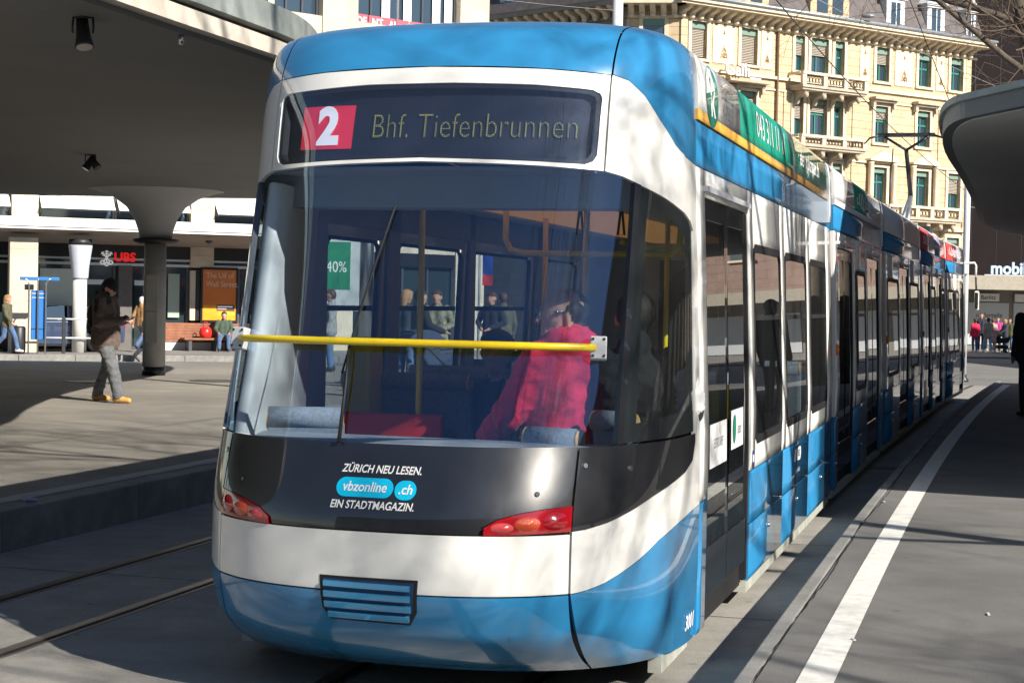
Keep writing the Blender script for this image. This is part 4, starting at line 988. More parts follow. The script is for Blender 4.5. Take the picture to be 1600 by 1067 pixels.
def door(sg_, y0, y1, parent, z0=.30, z1=2.40):
    x_at = lambda z: (fW(max(z, .155)) if z > 1.2 else 1.167)
    ym = (y0 + y1) / 2
    root = None
    for (a, c) in ((y0, y0 + 0.05), (y1 - 0.05, y1)):
        fr = MB(); zz = (z0 - 0.12, 0.9, 1.5, 2.0, z1)
        for z in zz: fr.v += [(sg_ * (x_at(z) - 0.008), a, z), (sg_ * (x_at(z) - 0.008), c, z), (sg_ * 1.03, c, z), (sg_ * 1.03, a, z)]
        for i in range(4):
            for k in range(4): fr.f.append((4 * i + k, 4 * i + (k + 1) % 4, 4 * i + 4 + (k + 1) % 4, 4 * i + 4 + k)); fr.m.append(0); fr.sm.append(False)
        q = fr.build('door_post', TD, parent); root = root or q
    tgt = root if parent is tram else parent
    for (a, c) in ((y0 + 0.055, ym - 0.006), (ym + 0.006, y1 - 0.055)):
        b = MB()
        for (p, q_, zz0, zz1) in ((a, a + 0.05, z0, z1), (c - 0.05, c, z0, z1), (a, c, z0, z0 + 0.26), (a, c, z1 - 0.10, z1)):
            b.add([(sg_ * (x_at(z) - 0.012 - d), y, z) for d in (0, 0.03) for z in (zz0, zz1) for y in (p, q_)], [(0, 1, 3, 2), (4, 6, 7, 5), (0, 4, 5, 1), (2, 3, 7, 6), (0, 2, 6, 4), (1, 5, 7, 3)])
        lf = b.build('door_leaf', TK, tgt)
        b = MB(); zz = np.linspace(z0 + 0.26, z1 - 0.10, 8)
        for z in zz: b.v += [(sg_ * (x_at(z) - 0.020), a + 0.05, z), (sg_ * (x_at(z) - 0.020), c - 0.05, z)]
        for i in range(7): b.f.append((2 * i, 2 * i + 1, 2 * i + 3, 2 * i + 2)); b.m.append(0); b.sm.append(True)
        b.build('door_pane', DOG, tgt)
    bbx('step', sg_ * 0.95, sg_ * 1.12, y0 + 0.02, y1 - 0.02, .14, .28, RUB, tgt)
    bbx('door_header', sg_ * 1.06, sg_ * 1.135, y0 - 0.02, y1 + 0.02, 2.44, 2.47, LGREY, tgt)
def span(name, sg_, y0, y1, opens, z0, z1, m, parent):
    """white window-level cladding split at each opening: sill piece, head piece, posts"""
    ys_ = [y0]
    for k, (a, c, zb, zt, kind) in enumerate(opens):
        if a > ys_[-1] + 0.02: side('pillar', sg_, ys_[-1] + 0.003, a, z0, z1, m, parent)
        if kind == 'w':
            if zb > z0 + .01: side('window_panel', sg_, a, c, z0, zb + 0.03, m, parent)
            side('window_panel', sg_, a, c, zt - 0.03, z1, m, parent)
        else: side('door_panel', sg_, a, c, zt, z1, m, parent)
        ys_.append(c)
    if y1 > ys_[-1] + 0.02: side('pillar', sg_, ys_[-1], y1, z0, z1, m, parent)
def lower(sg_, segs, parent, m=TB):
    for a, c in segs:
        side('skirt_panel', sg_, a + 0.003, c - 0.003, .516, .836, m, parent); side('skirt_panel', sg_, a + 0.003, c - 0.003, .165, .508, m, parent)
        ym = a + (c - a) * 0.55
        MB().tube([(sg_ * 1.165, ym, .40), (sg_ * 1.176, ym, .40)], 0.016, 8).build('hatch_latch', PIN, parent)
    bbx('side_sill', sg_ * 1.06, sg_ * 1.155, segs[0][0], segs[-1][1], .09, .163, SILL, parent)
def top(sg_, y0, y1, parent):
    side('roof_band', sg_, y0, y1, 2.557, 2.785, TB, parent)
def rooftop(y0, y1, parent, mm):
    b = MB(); prof = [(fW(z), z) for z in (3.10, 3.14, 3.17, 3.193, 3.21, 3.222, 3.231, 3.238)]; prof = [(x, z) for x, z in prof] + [(-x, z) for x, z in prof[::-1]]
    n2 = len(prof)
    for y in (y0, y1): b.v += [(x, y, z) for x, z in prof]
    for i in range(n2 - 1): b.f.append((i, i + 1, n2 + i + 1, n2 + i)); b.m.append(0); b.sm.append(True)
    b.build('roof', mm, parent)
ROOFG = mat('roof_grey', (0.40, 0.42, 0.44), 0.6, var=0.15, vscale=3)
L1 = 7.05
opR = [(.27, 1.85, .16, 2.41, 'd'), (2.06, 3.42, .985, 2.235, 'w'), (3.66, 5.06, .985, 2.235, 'w'), (5.31, 6.62, .985, 2.235, 'w')]
opL = [(.50, 1.46, 1.02, 2.235, 'w'), (1.72, 3.16, 1.02, 2.235, 'w'), (3.36, 5.02, 1.02, 2.235, 'w'), (5.3, 6.62, 1.02, 2.235, 'w')]
span('side', 1, 0.004, L1, opR, .842, 2.551, TW, tram); span('side', -1, 0.004, L1, opL, .842, 2.551, TW, tram)
for a, c, zb, zt, k in opR[1:]: sidewin(1, a, c, zb, zt, tram)
for a, c, zb, zt, k in opL: sidewin(-1, a, c, zb, zt, tram)
side('skirt_panel', 1, 0.003, .265, .165, .836, TB, tram)
lower(1, ((1.87, 3.52), (3.52, 5.2), (5.2, L1)), tram); lower(-1, ((0.003, 1.7), (1.7, 3.4), (3.4, 5.2), (5.2, L1)), tram)
door(1, .27, 1.85, tram)
for s_ in (1, -1): top(s_, .004, L1, tram)
rooftop(0.0, L1, tram, ROOFG)
# roof adverts
ADW = paint('advert_white', (0.78, 0.78, 0.76), 0.35); ADG = paint('advert_green', (0.01, 0.30, 0.20), 0.35); ADO = paint('advert_orange', (0.80, 0.42, 0.05), 0.35); ADR = paint('advert_red', (0.62, 0.07, 0.07), 0.35); ADL = paint('advert_lilac', (0.34, 0.32, 0.40), 0.35)
def advert(parent, y0, y1, sg_, cuts, stripe=None):
    for a, c, m in cuts: side('roof_advert', sg_, y0 + (y1 - y0) * a, y0 + (y1 - y0) * c, 2.79 if not stripe else 2.845, 3.13, m, parent, off=0.012, th=0.03)
    if stripe: side('advert_stripe', sg_, y0, y1, 2.79, 2.845, stripe, parent, off=0.012, th=0.03)
for s_ in (1, -1): advert(tram, 0.02, 6.86, s_, ((0, .215, ADW), (.215, 1, ADG)), ADO)
side('advert_end', 1, 6.87, 7.05, 2.60, 3.13, LGREY, tram, off=0.014)
xs_ad = lambda z: fW(z) + 0.0145
def on_side(y0, z0, off=0.0): return lambda x, y, z: Vector((xs_ad(z0 + y) + off + z, y0 + x, z0 + y))
b = MB(); b.v = [(xs_ad(2.955 + 0.165 * math.sin(t)), .46 + 0.20 * math.cos(t), 2.955 + 0.165 * math.sin(t)) for t in np.linspace(0, 2 * PI, 33)[:-1]]; b.f = [tuple(range(32))]; b.m = [0]; b.sm = [False]; b.build('advert_logo', ADG, tram)
lettering('advert_text', 'k', 0.30, WT, tram, None, fn=on_side(.47, 2.94, 0.002), offset=0.004)
GT = mat('print_grey', (0.14, 0.16, 0.17), 0.5)
lettering('advert_text', 'ELEKTRO', 0.105, GT, tram, None, fn=on_side(1.02, 3.02, 0.001)); lettering('advert_text', 'KASPER', 0.115, GT, tram, None, fn=on_side(1.03, 2.92, 0.001))
lettering('advert_text', '043 311 11 11', 0.235, WT, tram, None, fn=on_side(2.95, 2.985, 0.001), sx=1.12); lettering('advert_text', '· elektrokasper.ch', 0.19, WT, tram, None, fn=on_side(5.25, 2.985, 0.001), sx=1.1)
# stickers
def decal(name, y0, y1, z0, z1, m, off=-0.045):
    b = MB(); b.add([((fW(z) if z > 1.2 else 1.168) + off, y, z) for z in (z0, z1) for y in (y0, y1)], [(0, 1, 3, 2)]); return b.build(name, m, tram)
decal('door_sticker', .40, .985, .975, 1.21, WT, -0.014); decal('door_sticker', 1.15, 1.62, 1.02, 1.245, WT, -0.014)
dt = mat('print_dark', (0.03, 0.05, 0.08), 0.5); dgr = mat('print_green', (0.01, 0.22, 0.14), 0.5)
lettering('sticker_text', 'ELEKTRO KASPER', 0.075, GT, tram, None, fn=lambda x, y, z: Vector((1.1560, .69 + x * .62, 1.10 + y)), sx=0.9)
b = MB(); b.v = [(1.1560, 1.26 + 0.055 * math.cos(t), 1.135 + 0.085 * math.sin(t)) for t in np.linspace(0, 2 * PI, 21)[:-1]]; b.f = [tuple(range(20))]; b.m = [0]; b.sm = [False]; b.build('sticker_logo', dgr, tram)
lettering('sticker_text', 'kasper', 0.10, dt, tram, None, fn=lambda x, y, z: Vector((1.1560, 1.46 + x * .55, 1.13 + y)))
decal('info_sticker', 1.93, 2.02, .86, .955, mat('print_navy', (0.02, 0.04, 0.22), 0.5), 0.002); decal('info_sticker', 1.945, 2.005, .885, .93, WT, 0.003)
decal('info_sticker', 6.56, 6.66, .765, .815, _M['print_navy'], 0.002)
b = MB(); pl = pill(4.36, 4.62, .69, .79); b.v = [(1.1705, y, z) for y, z in pl]; b.f = [tuple(range(len(pl)))]; b.m = [0]; b.sm = [False]; b.build('operator_logo', WT, tram)
b = MB(); b.prism([(4.20, .695), (4.30, .695), (4.33, .785), (4.23, .785)], 1.1685, 1.1705, lambda u, v, h: (h, u, v)); b.build('operator_logo', WT, tram)
lettering('operator_text', 'VBZ', 0.075, TB, tram, None, fn=lambda x, y, z: Vector((1.1715, 4.49 + x, .74 + y)), shear=0.2)
lettering('operator_text', 'bewegen Sie sich', 0.05, WT, tram, None, fn=lambda x, y, z: Vector((1.1705, 4.42 + x * .9, .62 + y)))
# ---- interior of the rear car
LIN = mat('lining_grey', (0.30, 0.33, 0.37), 0.6, var=0.05); LINW = mat('lining_white', (0.66, 0.67, 0.66), 0.5); FLOORM = mat('tram_floor', (0.07, 0.075, 0.085), 0.7, var=0.2, vscale=20)
SEATF = mat('seat_fabric', (0.24, 0.27, 0.32), 0.9, var=0.25, vscale=60, bump=0.3, bscale=150); SEATW = mat('seat_wood', (0.66, 0.42, 0.17), 0.45, var=0.12, vscale=9); REDP = mat('seat_red', (0.60, 0.035, 0.03), 0.45)
ORC = mat('ceiling_panel_glow', (0.62, 0.33, 0.10), 0.5, var=0.1, emit=(1.0, 0.42, 0.10), es=0.13)  # orange ceiling panel, weak emission added to brighten it
bbx('floor', -1.12, 1.12, -0.1, 7.0, .30, .34, FLOORM, tram)
fp = [tuple(Sp(R(a), .9, -0.08))[:2] for a in range(-90, 91, 10)]
MB().prism(fp, .56, .60).build('rear_floor', FLOORM, tram)
bbx('ceiling', -1.02, 1.02, -0.35, 7.0, 2.46, 2.50, LIN, tram)
bbx('glowing_ceiling_panel', -.46, .14, .30, 6.9, 2.40, 2.455, ORC, tram); bbx('ceiling_duct', -.95, .95, -.62, -.36, 2.30, 2.5, LIN, tram)
MB().prism([tuple(Sp(R(a), 2.46, -0.06))[:2] for a in range(-80, 81, 10)], 2.452, 2.47).build('ceiling_nose', LIN, tram)
for s_ in (-1, 1):
    bbx('ceiling_light', s_ * .72, s_ * .86, .4, 6.8, 2.43, 2.455, mat('lamp_diffuser', (0.7, 0.7, 0.68), 0.5), tram)
# inside lining of the left wall and the lit cabinet in the left corner
for y0, y1, z0, z1 in ((-.1, 7.0, .36, 1.0), (-.05, .46, 1.0, 2.46), (1.49, 1.69, 1.0, 2.46), (3.19, 3.33, 1.0, 2.46), (5.05, 5.27, 1.0, 2.46), (6.65, 7.0, 1.0, 2.46), (.46, 6.65, 2.27, 2.46)):
    bbx('wall_lining', -1.085, -1.065, y0, y1, z0, z1, LIN, tram)
b = MB(); zz_ = np.linspace(.62, 2.42, 13); sec = [(-88, -.05), (-75, -.05), (-65, -.05), (-55, -.05), (-48, -.05), (-46.5, -.09), (-52, -.17), (-64, -.20), (-88, -.22)]; k = len(sec)
for z in zz_: b.v += [tuple(Sp(R(a), z, o_)) for a, o_ in sec]
for j in range(12):
    for i in range(k): b.f.append((j * k + i, j * k + (i + 1) % k, (j + 1) * k + (i + 1) % k, (j + 1) * k + i)); b.m.append(0); b.sm.append(True)
b.build('corner_cabinet', LINW, tram)
for s_ in (1,):
    for y0, y1, z0, z1 in ((1.9, 7.0, .36, .96), (1.88, 2.03, .96, 2.46), (3.45, 3.63, .96, 2.46), (5.09, 5.28, .96, 2.46), (6.65, 7.0, .96, 2.46)): bbx('wall_lining', 1.065, 1.085, y0, y1, z0, z1, LIN, tram)
def seat(x, y, z, rz, w=0.44, red=False, name='seat'):
    b = MB(); b.box((0, 0, 0), (w, .42, .07)); q = b.build(name, SEATF, tram, bevel=0.02); q.location = (x, y, z); q.rotation_euler = (0, 0, rz)
    b = MB(); b.box((0, -.20, .30), (w, .06, .52), rot=Matrix.Rotation(R(8), 3, 'X')); b.build('backrest', REDP if red else SEATF, q, bevel=0.025)
    MB().tube([(-w / 2 + .02, -.235, .565), (w / 2 - .02, -.235, .565)], .055, 14).build('headroll', REDP if red else SEATF, q)
    for sx in (-1, 1): MB().tube([(sx * (w / 2 - .022), -.235, .565), (sx * (w / 2 - .005), -.235, .565)], .052, 14).build('end_cap', SEATW, q)
    bbx('pedestal', -.06, .06, -.1, .1, -.45, -.035, DKMET, q)
    return q
seat(-.80, -.45, .68, 0.35, .40); seat(.66, -.62, .64, -0.2, .30); seat(.92, -.20, .70, -.5, .26)
bbx('partition', -1.04, -.30, .26, .32, .34, 1.215, REDP, tram, bevel=0.015)
bbx('bench_cover', -.9, .9, -1.02, -.80, .9, 1.185, LIN, tram, bevel=0.03)
for y in (1.1, 2.3, 3.6, 4.9): seat(-.72, y, .80, 0, .8); 
for y in (2.6, 3.9, 5.2): seat(.72, y, .80, 0, .8)
for x, y in ((-.46, .33), (.30, 1.05), (-.30, 2.4), (.35, 3.3), (.95, 1.95)): MB().tube([(x, y, .34), (x, y, 2.45)], .018, 10).build('grab_pole', YEL, tram)
MB().tube([(-.10, .75, 2.44), (-.10, .75, 2.20), (-.07, .75, 2.14), (.0, .75, 2.12), (.85, .75, 2.12), (.90, .75, 2.16), (.92, .75, 2.44)], .018, 10).build('grab_rail', YEL, tram)
for y in (1.9, 3.8, 5.6): MB().tube([(.5, y - .8, 2.2), (.5, y + .8, 2.2)], .016, 8).build('grab_rail', YEL, tram)
for x in (.2, .45): MB().tube([(x, 1.3, 2.44), (x + .02, 1.3, 2.25), (x - .02, 1.3, 2.25), (x, 1.3, 2.44)], .008, 6).build('strap', RUB, tram)
for y, x in ((.33, .94), (1.83, .98)): bbx('validator', x - .06, x + .06, y - .05, y + .05, 1.15, 1.36, mat('validator_yellow', (0.75, 0.6, 0.05), 0.5), tram, bevel=0.01)
bbx('ticket_machine', -1.0, -.86, .62, .86, 1.0, 1.62, _M['validator_yellow'], tram, bevel=0.02)
bbx('end_bulkhead', -1.08, -.42, 6.98, 7.04, .34, 2.5, LIN, tram); bbx('end_bulkhead', .42, 1.08, 6.98, 7.04, .34, 2.5, LIN, tram); bbx('end_bulkhead', -.42, .42, 6.98, 7.04, 2.25, 2.5, LIN, tram)

# ---- the following cars, each a body with its own windows and doors
BEL = mat('bellows', (0.010, 0.011, 0.014), 0.7)
pos = Vector((0.0, L1, 0.0)); yaw = 0.0
spec = (
 (5.35, R(0.9), [('d', .35, 1.75), ('w', 2.02, 3.1), ('d', 3.35, 4.85)], ((0, .36, ADW), (.36, 1, ADG)), LGREY),
 (5.75, R(1.6), [('w', .35, 1.9), ('d', 2.15, 3.6), ('w', 3.9, 5.4)], ((0, 1, ADW),), None),
 (5.85, R(1.8), [('d', .45, 1.85), ('w', 2.1, 3.0), ('d', 3.25, 4.6), ('w', 4.8, 5.5)], ((0, .5, ADR), (.5, 1, ADL)), None),
 (4.1, R(3.2), [('w', .35, 1.5), ('w', 1.65, 2.8), ('d', 3.0, 3.85)], ((0, .58, ADR), (.58, 1, ADL)), None))
ORL = mat('marker_orange', (0.75, 0.16, 0.02), 0.3, coat=1)
for ci, (L_, yw, ops, ads, stripe) in enumerate(spec):
    d = Vector((math.sin(yw), math.cos(yw), 0)); gap = 0.34
    mid = pos + Vector((math.sin((yw + yaw) / 2), math.cos((yw + yaw) / 2), 0)) * gap / 2
    bl = MB()
    for k in range(5): bl.bb(-1.04 + .03 * (k % 2), 1.04 - .03 * (k % 2), -0.2 + k * .08, -0.12 + k * .08, .26, 3.0)
    bo = bl.build('bellows', BEL, tram); bo.location = mid; bo.rotation_euler = (0, 0, -(yw + yaw) / 2)
    pos = pos + Vector((math.sin((yw + yaw) / 2), math.cos((yw + yaw) / 2), 0)) * gap
    cbm = MB(); cbm.bb(-1.1, 1.1, 0.02, L_ - 0.02, .24, .33); cbm.bb(-1.06, 1.06, 0.02, L_ - 0.02, 2.47, 2.55); 
    for yy in (0.02, L_ - 0.08): cbm.bb(-1.1, -.42, yy, yy + .06, .33, 2.47); cbm.bb(.42, 1.1, yy, yy + .06, .33, 2.47)
    cb_ = cbm.build('car_body', LIN, tram); cb_.location = pos; cb_.rotation_euler = (0, 0, -yw)
    for s_ in (1, -1):
        o3 = []
        for k, a, c in ops:
            if s_ < 0: k = 'w'
            o3.append((a, c, .16 if k == 'd' else .985, 2.41 if k == 'd' else 2.235, k))
        span('side', s_, 0.0, L_, o3, .842, 2.551, TW, cb_)
        segs = []; y_ = 0.0
        for a, c, zb, zt, k in o3:
            if k == 'd':
                if a > y_ + .05: segs.append((y_, a))
                y_ = c; door(s_, a, c, cb_)
            else: sidewin(s_, a, c, zb, zt, cb_)
        segs.append((y_, L_)); lower(s_, [s for s in segs if s[1] - s[0] > .05], cb_)
        top(s_, 0.0, L_, cb_); advert(cb_, 0.02, L_ - .25, s_, ads, stripe); side('advert_end', s_, L_ - .24, L_, 2.60, 3.13, TW, cb_, off=0.013)
        MB().lathe([(0.0, -.055), (.016, -.04), (.022, 0), (.016, .04), (0.0, .055)], 12, (s_ * 1.168, .06, 1.46)).build('marker_lamp', ORL, cb_)
    # faint strokes of lettering on the adverts
    random.seed(40 + ci)
    if ci != 1:
        y_ = .25 + (1.9 if ci == 0 else 0.1)
        while y_ < L_ * (.86 if ci == 0 else .75):
            w_ = random.uniform(.05, .14); zb = random.uniform(2.88, 2.92); zt = random.uniform(2.99, 3.07)
            side('advert_glyph', 1, y_, y_ + .05, zb, zt, WT, cb_, off=0.0145, th=0.002); side('advert_glyph', 1, y_ + .05, y_ + w_ + .05, zb, zb + .03, WT, cb_, off=0.0145, th=0.002); y_ += w_ + .14
    rooftop(0, L_, cb_, ROOFG)
    for yy in (1.2, L_ * .6): bbx('roof_unit', -.6, .6, yy, yy + .9, 3.2, 3.42, LGREY, cb_, bevel=0.04)
    pos = pos + d * L_; yaw = yw
# leading end: same nose, mirrored
fc = MB(); zz = list(np.linspace(.16, 3.0, 26)) + [3.06, 3.1, 3.15, 3.19, 3.22, 3.24]; tt = np.linspace(-PI / 2, PI / 2, 25)
for z in zz:
    for t in tt:
        p = S(t, z); fc.v.append((p.x, -p.y, z))
for j in range(len(zz) - 1):
    zc = (zz[j] + zz[j + 1]) / 2; mi = 0 if zc < .57 or zc > 2.93 else (1 if zc < .84 or zc > 2.46 else 2)
    for i in range(24): fc.f.append((j * 25 + i, j * 25 + i + 1, (j + 1) * 25 + i + 1, (j + 1) * 25 + i)); fc.m.append(mi); fc.sm.append(True)
fo = fc.build('front_end', [TB, TW, TK], tram); fo.location = pos; fo.rotation_euler = (0, 0, -yaw)
mr_ = MB(); mr_.tube([(1.10, .35, 2.85), (1.30, .45, 2.86), (1.33, .47, 2.80), (1.33, .47, 2.55)], .022, 8); mr_.build('mirror_arm', TW, fo)
box('wing_mirror', (1.36, .47, 2.05), (.10, .16, .42), TW, fo, bevel=0.03); MB().tube([(1.33, .47, 2.55), (1.35, .47, 2.2)], .02, 8).build('mirror_arm', TD, fo)
box('mirror_glass', (1.36, .385, 2.05), (.07, .01, .34), TD, fo)
# pantograph on the roof of the fourth car
pn = MB(); pz = 3.45
pg_c = tram.matrix_world
PGX, PGY = 7.55, 33.6
PT = mat('pantograph_steel', (0.06, 0.065, 0.075), 0.4, metal=0.6)
def wt(x, y, z):
    d = Vector((x - TX, y - TY)); return Vector((d.dot(TR), d.dot(TA), z))
c0 = wt(PGX, PGY, 3.3)
pb = box('pantograph_base', c0 + Vector((0, 0, .06)), (1.0, 1.2, .12), PT, tram)
a0 = c0 + Vector((0, -.35, .15)); kn = c0 + Vector((0.05, .95, .78)); hd = c0 + Vector((0, -.1, 1.88))
for dx in (-.06, .06): MB().tube([a0 + Vector((dx, 0, 0)), kn], .045, 8).build('lower_arm', ALU, pb)
MB().tube([kn, hd + Vector((0, 0, -.28))], [.045, .04], 8).build('upper_arm', PT, pb)
for sx in (-1, 1):
    MB().tube([hd + Vector((0, 0, -.28)), hd + Vector((sx * .42, 0, -.02))], .028, 6).build('bow_fork', PT, pb)
    MB().tube([hd + Vector((sx * .52, 0, 0)), hd + Vector((sx * .70, 0, -.05)), hd + Vector((sx * .80, 0, -.16))], [.026, .02, .012], 6).build('horn', PT, pb)
for dy in (-.14, .14): box('contact_strip', hd + Vector((0, dy, .01)), (1.08, .05, .05), PT, pb)
MB().tube([a0 + Vector((-.3, 0, 0)), hd + Vector((-.25, 0, -.25))], .012, 5).build('guide_rod', PT, pb)

# ------------------------------------------------------------------ platform roofs
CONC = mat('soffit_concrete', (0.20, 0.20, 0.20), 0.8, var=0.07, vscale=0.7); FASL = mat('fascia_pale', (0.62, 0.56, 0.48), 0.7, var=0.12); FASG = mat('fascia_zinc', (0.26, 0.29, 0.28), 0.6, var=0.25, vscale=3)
def smooth_poly(P, it=3):
    for _ in range(it):
        Q = []
        for a, c in zip(P, P[1:] + P[:1]): Q += [(a[0] * .75 + c[0] * .25, a[1] * .75 + c[1] * .25), (a[0] * .25 + c[0] * .75, a[1] * .25 + c[1] * .75)]
        P = Q
    return P
def inset(P, d):
    n = len(P); o_ = []
    A = sum(P[i][0] * P[(i + 1) % n][1] - P[(i + 1) % n][0] * P[i][1] for i in range(n)); s_ = 1 if A > 0 else -1
    for i in range(n):
        t = Vector(P[(i + 1) % n]) - Vector(P[i - 1]); t.normalize(); o_.append((P[i][0] - t.y * d * s_, P[i][1] + t.x * d * s_))
    return o_
lc = thing('platform_canopy', 'big dark concrete platform roof on a mushroom column at the left', 'canopy', (0, 0, 0))
PL = smooth_poly([(-3.5, 9.4), (-3.0, 11.0), (-2.62, 12.4), (-2.2, 13.8), (-1.85, 15.0), (-1.9, 16.6), (-2.45, 19), (-3.0, 24), (-2.6, 29), (-3.4, 34.6), (-7, 35.6), (-14, 35.2), (-30, 34), (-34, 22), (-30, 8), (-14, 5.5), (-5.5, 6.5)], 3)
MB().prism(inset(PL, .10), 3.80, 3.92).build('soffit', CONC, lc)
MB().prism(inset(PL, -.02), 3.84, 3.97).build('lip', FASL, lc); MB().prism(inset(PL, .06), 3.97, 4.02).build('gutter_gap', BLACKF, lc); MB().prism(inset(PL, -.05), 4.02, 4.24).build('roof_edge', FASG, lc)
colm = mat('mushroom_concrete', (0.40, 0.385, 0.36), 0.8, var=0.15, vscale=2.5)
ccol = MB().lathe([(.215, 0.0), (.205, 2.5)], 32, (-6.8, 32.94, PZ)).build('column', colm, lc)
MB().lathe([(.30, 0), (.44, .05), (.46, .09), (.30, .12)], 32, (-6.8, 32.94, 2.78)).build('collar', DKMET, ccol)
MB().lathe([(.30, 0), (.33, .15), (.40, .35), (.55, .58), (.80, .76), (1.15, .88), (1.55, .945)], 40, (-6.8, 32.94, 2.90)).build('flare', mat('flare_paint', (0.46, 0.47, 0.49), 0.7), ccol)
MB().lathe([(.222, 0), (.219, .16)], 32, (-6.8, 32.94, PZ + .001)).build('base_band', BLACKF, ccol)
for k, (zz0, zz1) in enumerate(((.62, 1.2), (1.22, 1.9))): MB().bb(-6.8 - .12, -6.8 + .10, 32.94 - .225, 32.94 - .18, PZ + zz0, PZ + zz1).build('cover_plate', colm, ccol)
for x, y in ((-15, 31), (-15, 20), (-24, 25)):
    c2 = MB().lathe([(.215, 0.0), (.205, 2.6), (.33, 2.75), (.55, 3.2), (1.15, 3.46), (1.6, 3.505)], 24, (x, y, PZ)).build('column', colm, lc)
def spot(x, y, dx, dy, lab):
    t = thing('spotlight', lab, 'spotlight', (x, y, 3.80), 0, 'spotlights under the left platform roof')
    t.scale = (.68, .68, .68)
    MB().lathe([(.07, -.02), (.07, 0)], 14).build('mount', DKMET, t)
    for q in (-1, 1): MB().tube([(q * .10, 0, -.0), (q * .11, 0, -.10), (q * .105, 0, -.17)], .012, 6).build('bracket_arm', DKMET, t)
    MB().tube([(-.105, 0, -.005), (.105, 0, -.005)], .012, 6).build('bracket_bar', DKMET, t)
    a = Vector((dx, dy, -.9)).normalized(); c = Vector((0, 0, -.14)); MB().tube([c - a * .14, c + a * .06, c + a * .16, c + a * .19], [.06, .075, .095, .098], 18).build('housing', DKMET, t)
    MB().tube([c + a * .19, c + a * .195], [.085, .085], 18).build('lens', mat('spot_lens', (0.5, 0.48, 0.42), 0.15, coat=1), t)
spot(-3.09, 12.36, .15, -.25, 'dark spotlight with pale lens hanging near the front edge of the platform roof')
spot(-6.04, 24.69, -.5, -.2, 'dark double spotlight hanging further back under the platform roof')
t2 = bpy.data.objects['spotlight.001']; a = Vector((.6, -.2, -.8)).normalized(); c = Vector((.06, 0, -.14)); MB().tube([c - a * .1, c + a * .06, c + a * .18], [.055, .075, .095], 16).build('housing', DKMET, t2)
t = thing('small_lamp', 'tiny bright cylinder lamp on the platform roof edge', 'lamp', (-2.54, 13.12, 3.80)); MB().lathe([(.02, -.07), (.022, 0)], 10).build('lamp_body', PIN, t)

rc = thing('right_canopy', 'dark curved platform roof with zinc edge cutting in at the right', 'canopy', (0, 0, 0))
PRr = smooth_poly([(9.2, 34.0), (6.3, 24.0), (4.0, 17.0), (4.45, 15.6), (5.2, 13.2), (6.4, 11.2), (10, 9.8), (17, 12), (20, 24), (16, 34)], 4)
def zr(y): return 3.62 - 0.42 * (y - 15) / 18
def tilt(P, a, c): return [(x, y, zr(y) + a) for x, y in P], [(x, y, zr(y) + c) for x, y in P]
def slabt(P, a, c, nm, m):
    lo, hi = tilt(P, a, c); n = len(P); MB().add(lo + hi, [tuple(range(n - 1, -1, -1)), tuple(range(n, 2 * n))] + [(i, (i + 1) % n, n + (i + 1) % n, n + i) for i in range(n)]).build(nm, m, rc)
slabt(inset(PRr, .10), 0.05, .12, 'soffit', mat('right_soffit', (0.42, 0.42, 0.41), 0.8, var=0.08, vscale=0.7)); slabt(PRr, .06, .22, 'roof_edge', mat('edge_dark', (0.10, 0.115, 0.12), 0.5)); slabt(inset(PRr, -.04), .222, .285, 'roof_rim', FASG)
for x, y in ((11.5, 27), (12.5, 17)): MB().lathe([(.18, 0), (.18, 2.4), (.4, 2.75), (1.2, 3.0 + zr(y) - 3.35)], 24, (x, y, PZ)).build('column', colm, rc)
# ------------------------------------------------------------------ people
def surface_nets(F, org, h):
    nx, ny, nz = F.shape; ins = F < 0
    c = np.zeros((nx - 1, ny - 1, nz - 1), int)
    for i in (0, 1):
        for j in (0, 1):
            for k in (0, 1): c += ins[i:nx - 1 + i, j:ny - 1 + j, k:nz - 1 + k]
    act = (c > 0) & (c < 8); idx = -np.ones(act.shape, int); I = np.argwhere(act); idx[act] = np.arange(len(I))
    P = np.zeros((len(I), 3)); W = np.zeros(len(I))
    cor = [(i, j, k) for i in (0, 1) for j in (0, 1) for k in (0, 1)]
    for a in range(8):
        for b_ in range(a + 1, 8):
            d = np.abs(np.array(cor[a]) - cor[b_])
            if d.sum() != 1: continue
            fa = F[I[:, 0] + cor[a][0], I[:, 1] + cor[a][1], I[:, 2] + cor[a][2]]; fb = F[I[:, 0] + cor[b_][0], I[:, 1] + cor[b_][1], I[:, 2] + cor[b_][2]]
            m = (fa < 0) != (fb < 0); t = np.where(m, fa / np.where(m, fa - fb, 1), 0)
            P += m[:, None] * (np.array(cor[a]) + t[:, None] * (np.array(cor[b_]) - np.array(cor[a]))); W += m
    P = (P / W[:, None] + I) * h + org
    Q = []
    for ax in range(3):
        o1, o2 = [(1, 2), (2, 0), (0, 1)][ax]
        s0 = [slice(None)] * 3; s1 = [slice(None)] * 3; s0[ax] = slice(0, -1); s1[ax] = slice(1, None)
        e = ins[tuple(s0)] != ins[tuple(s1)]; E = np.argwhere(e); flip = ins[tuple(s0)][e]
        ok = (E[:, o1] > 0) & (E[:, o2] > 0) & (E[:, o1] < F.shape[o1] - 1) & (E[:, o2] < F.shape[o2] - 1); E = E[ok]; flip = flip[ok]
        q = []
        for (d1, d2_) in ((0, 0), (-1, 0), (-1, -1), (0, -1)):
            G = E.copy(); G[:, o1] += d1; G[:, o2] += d2_; q.append(idx[G[:, 0], G[:, 1], G[:, 2]])
        q = np.stack(q, 1); q[~flip] = q[~flip][:, ::-1]; Q.append(q)
    return P, np.concatenate(Q)
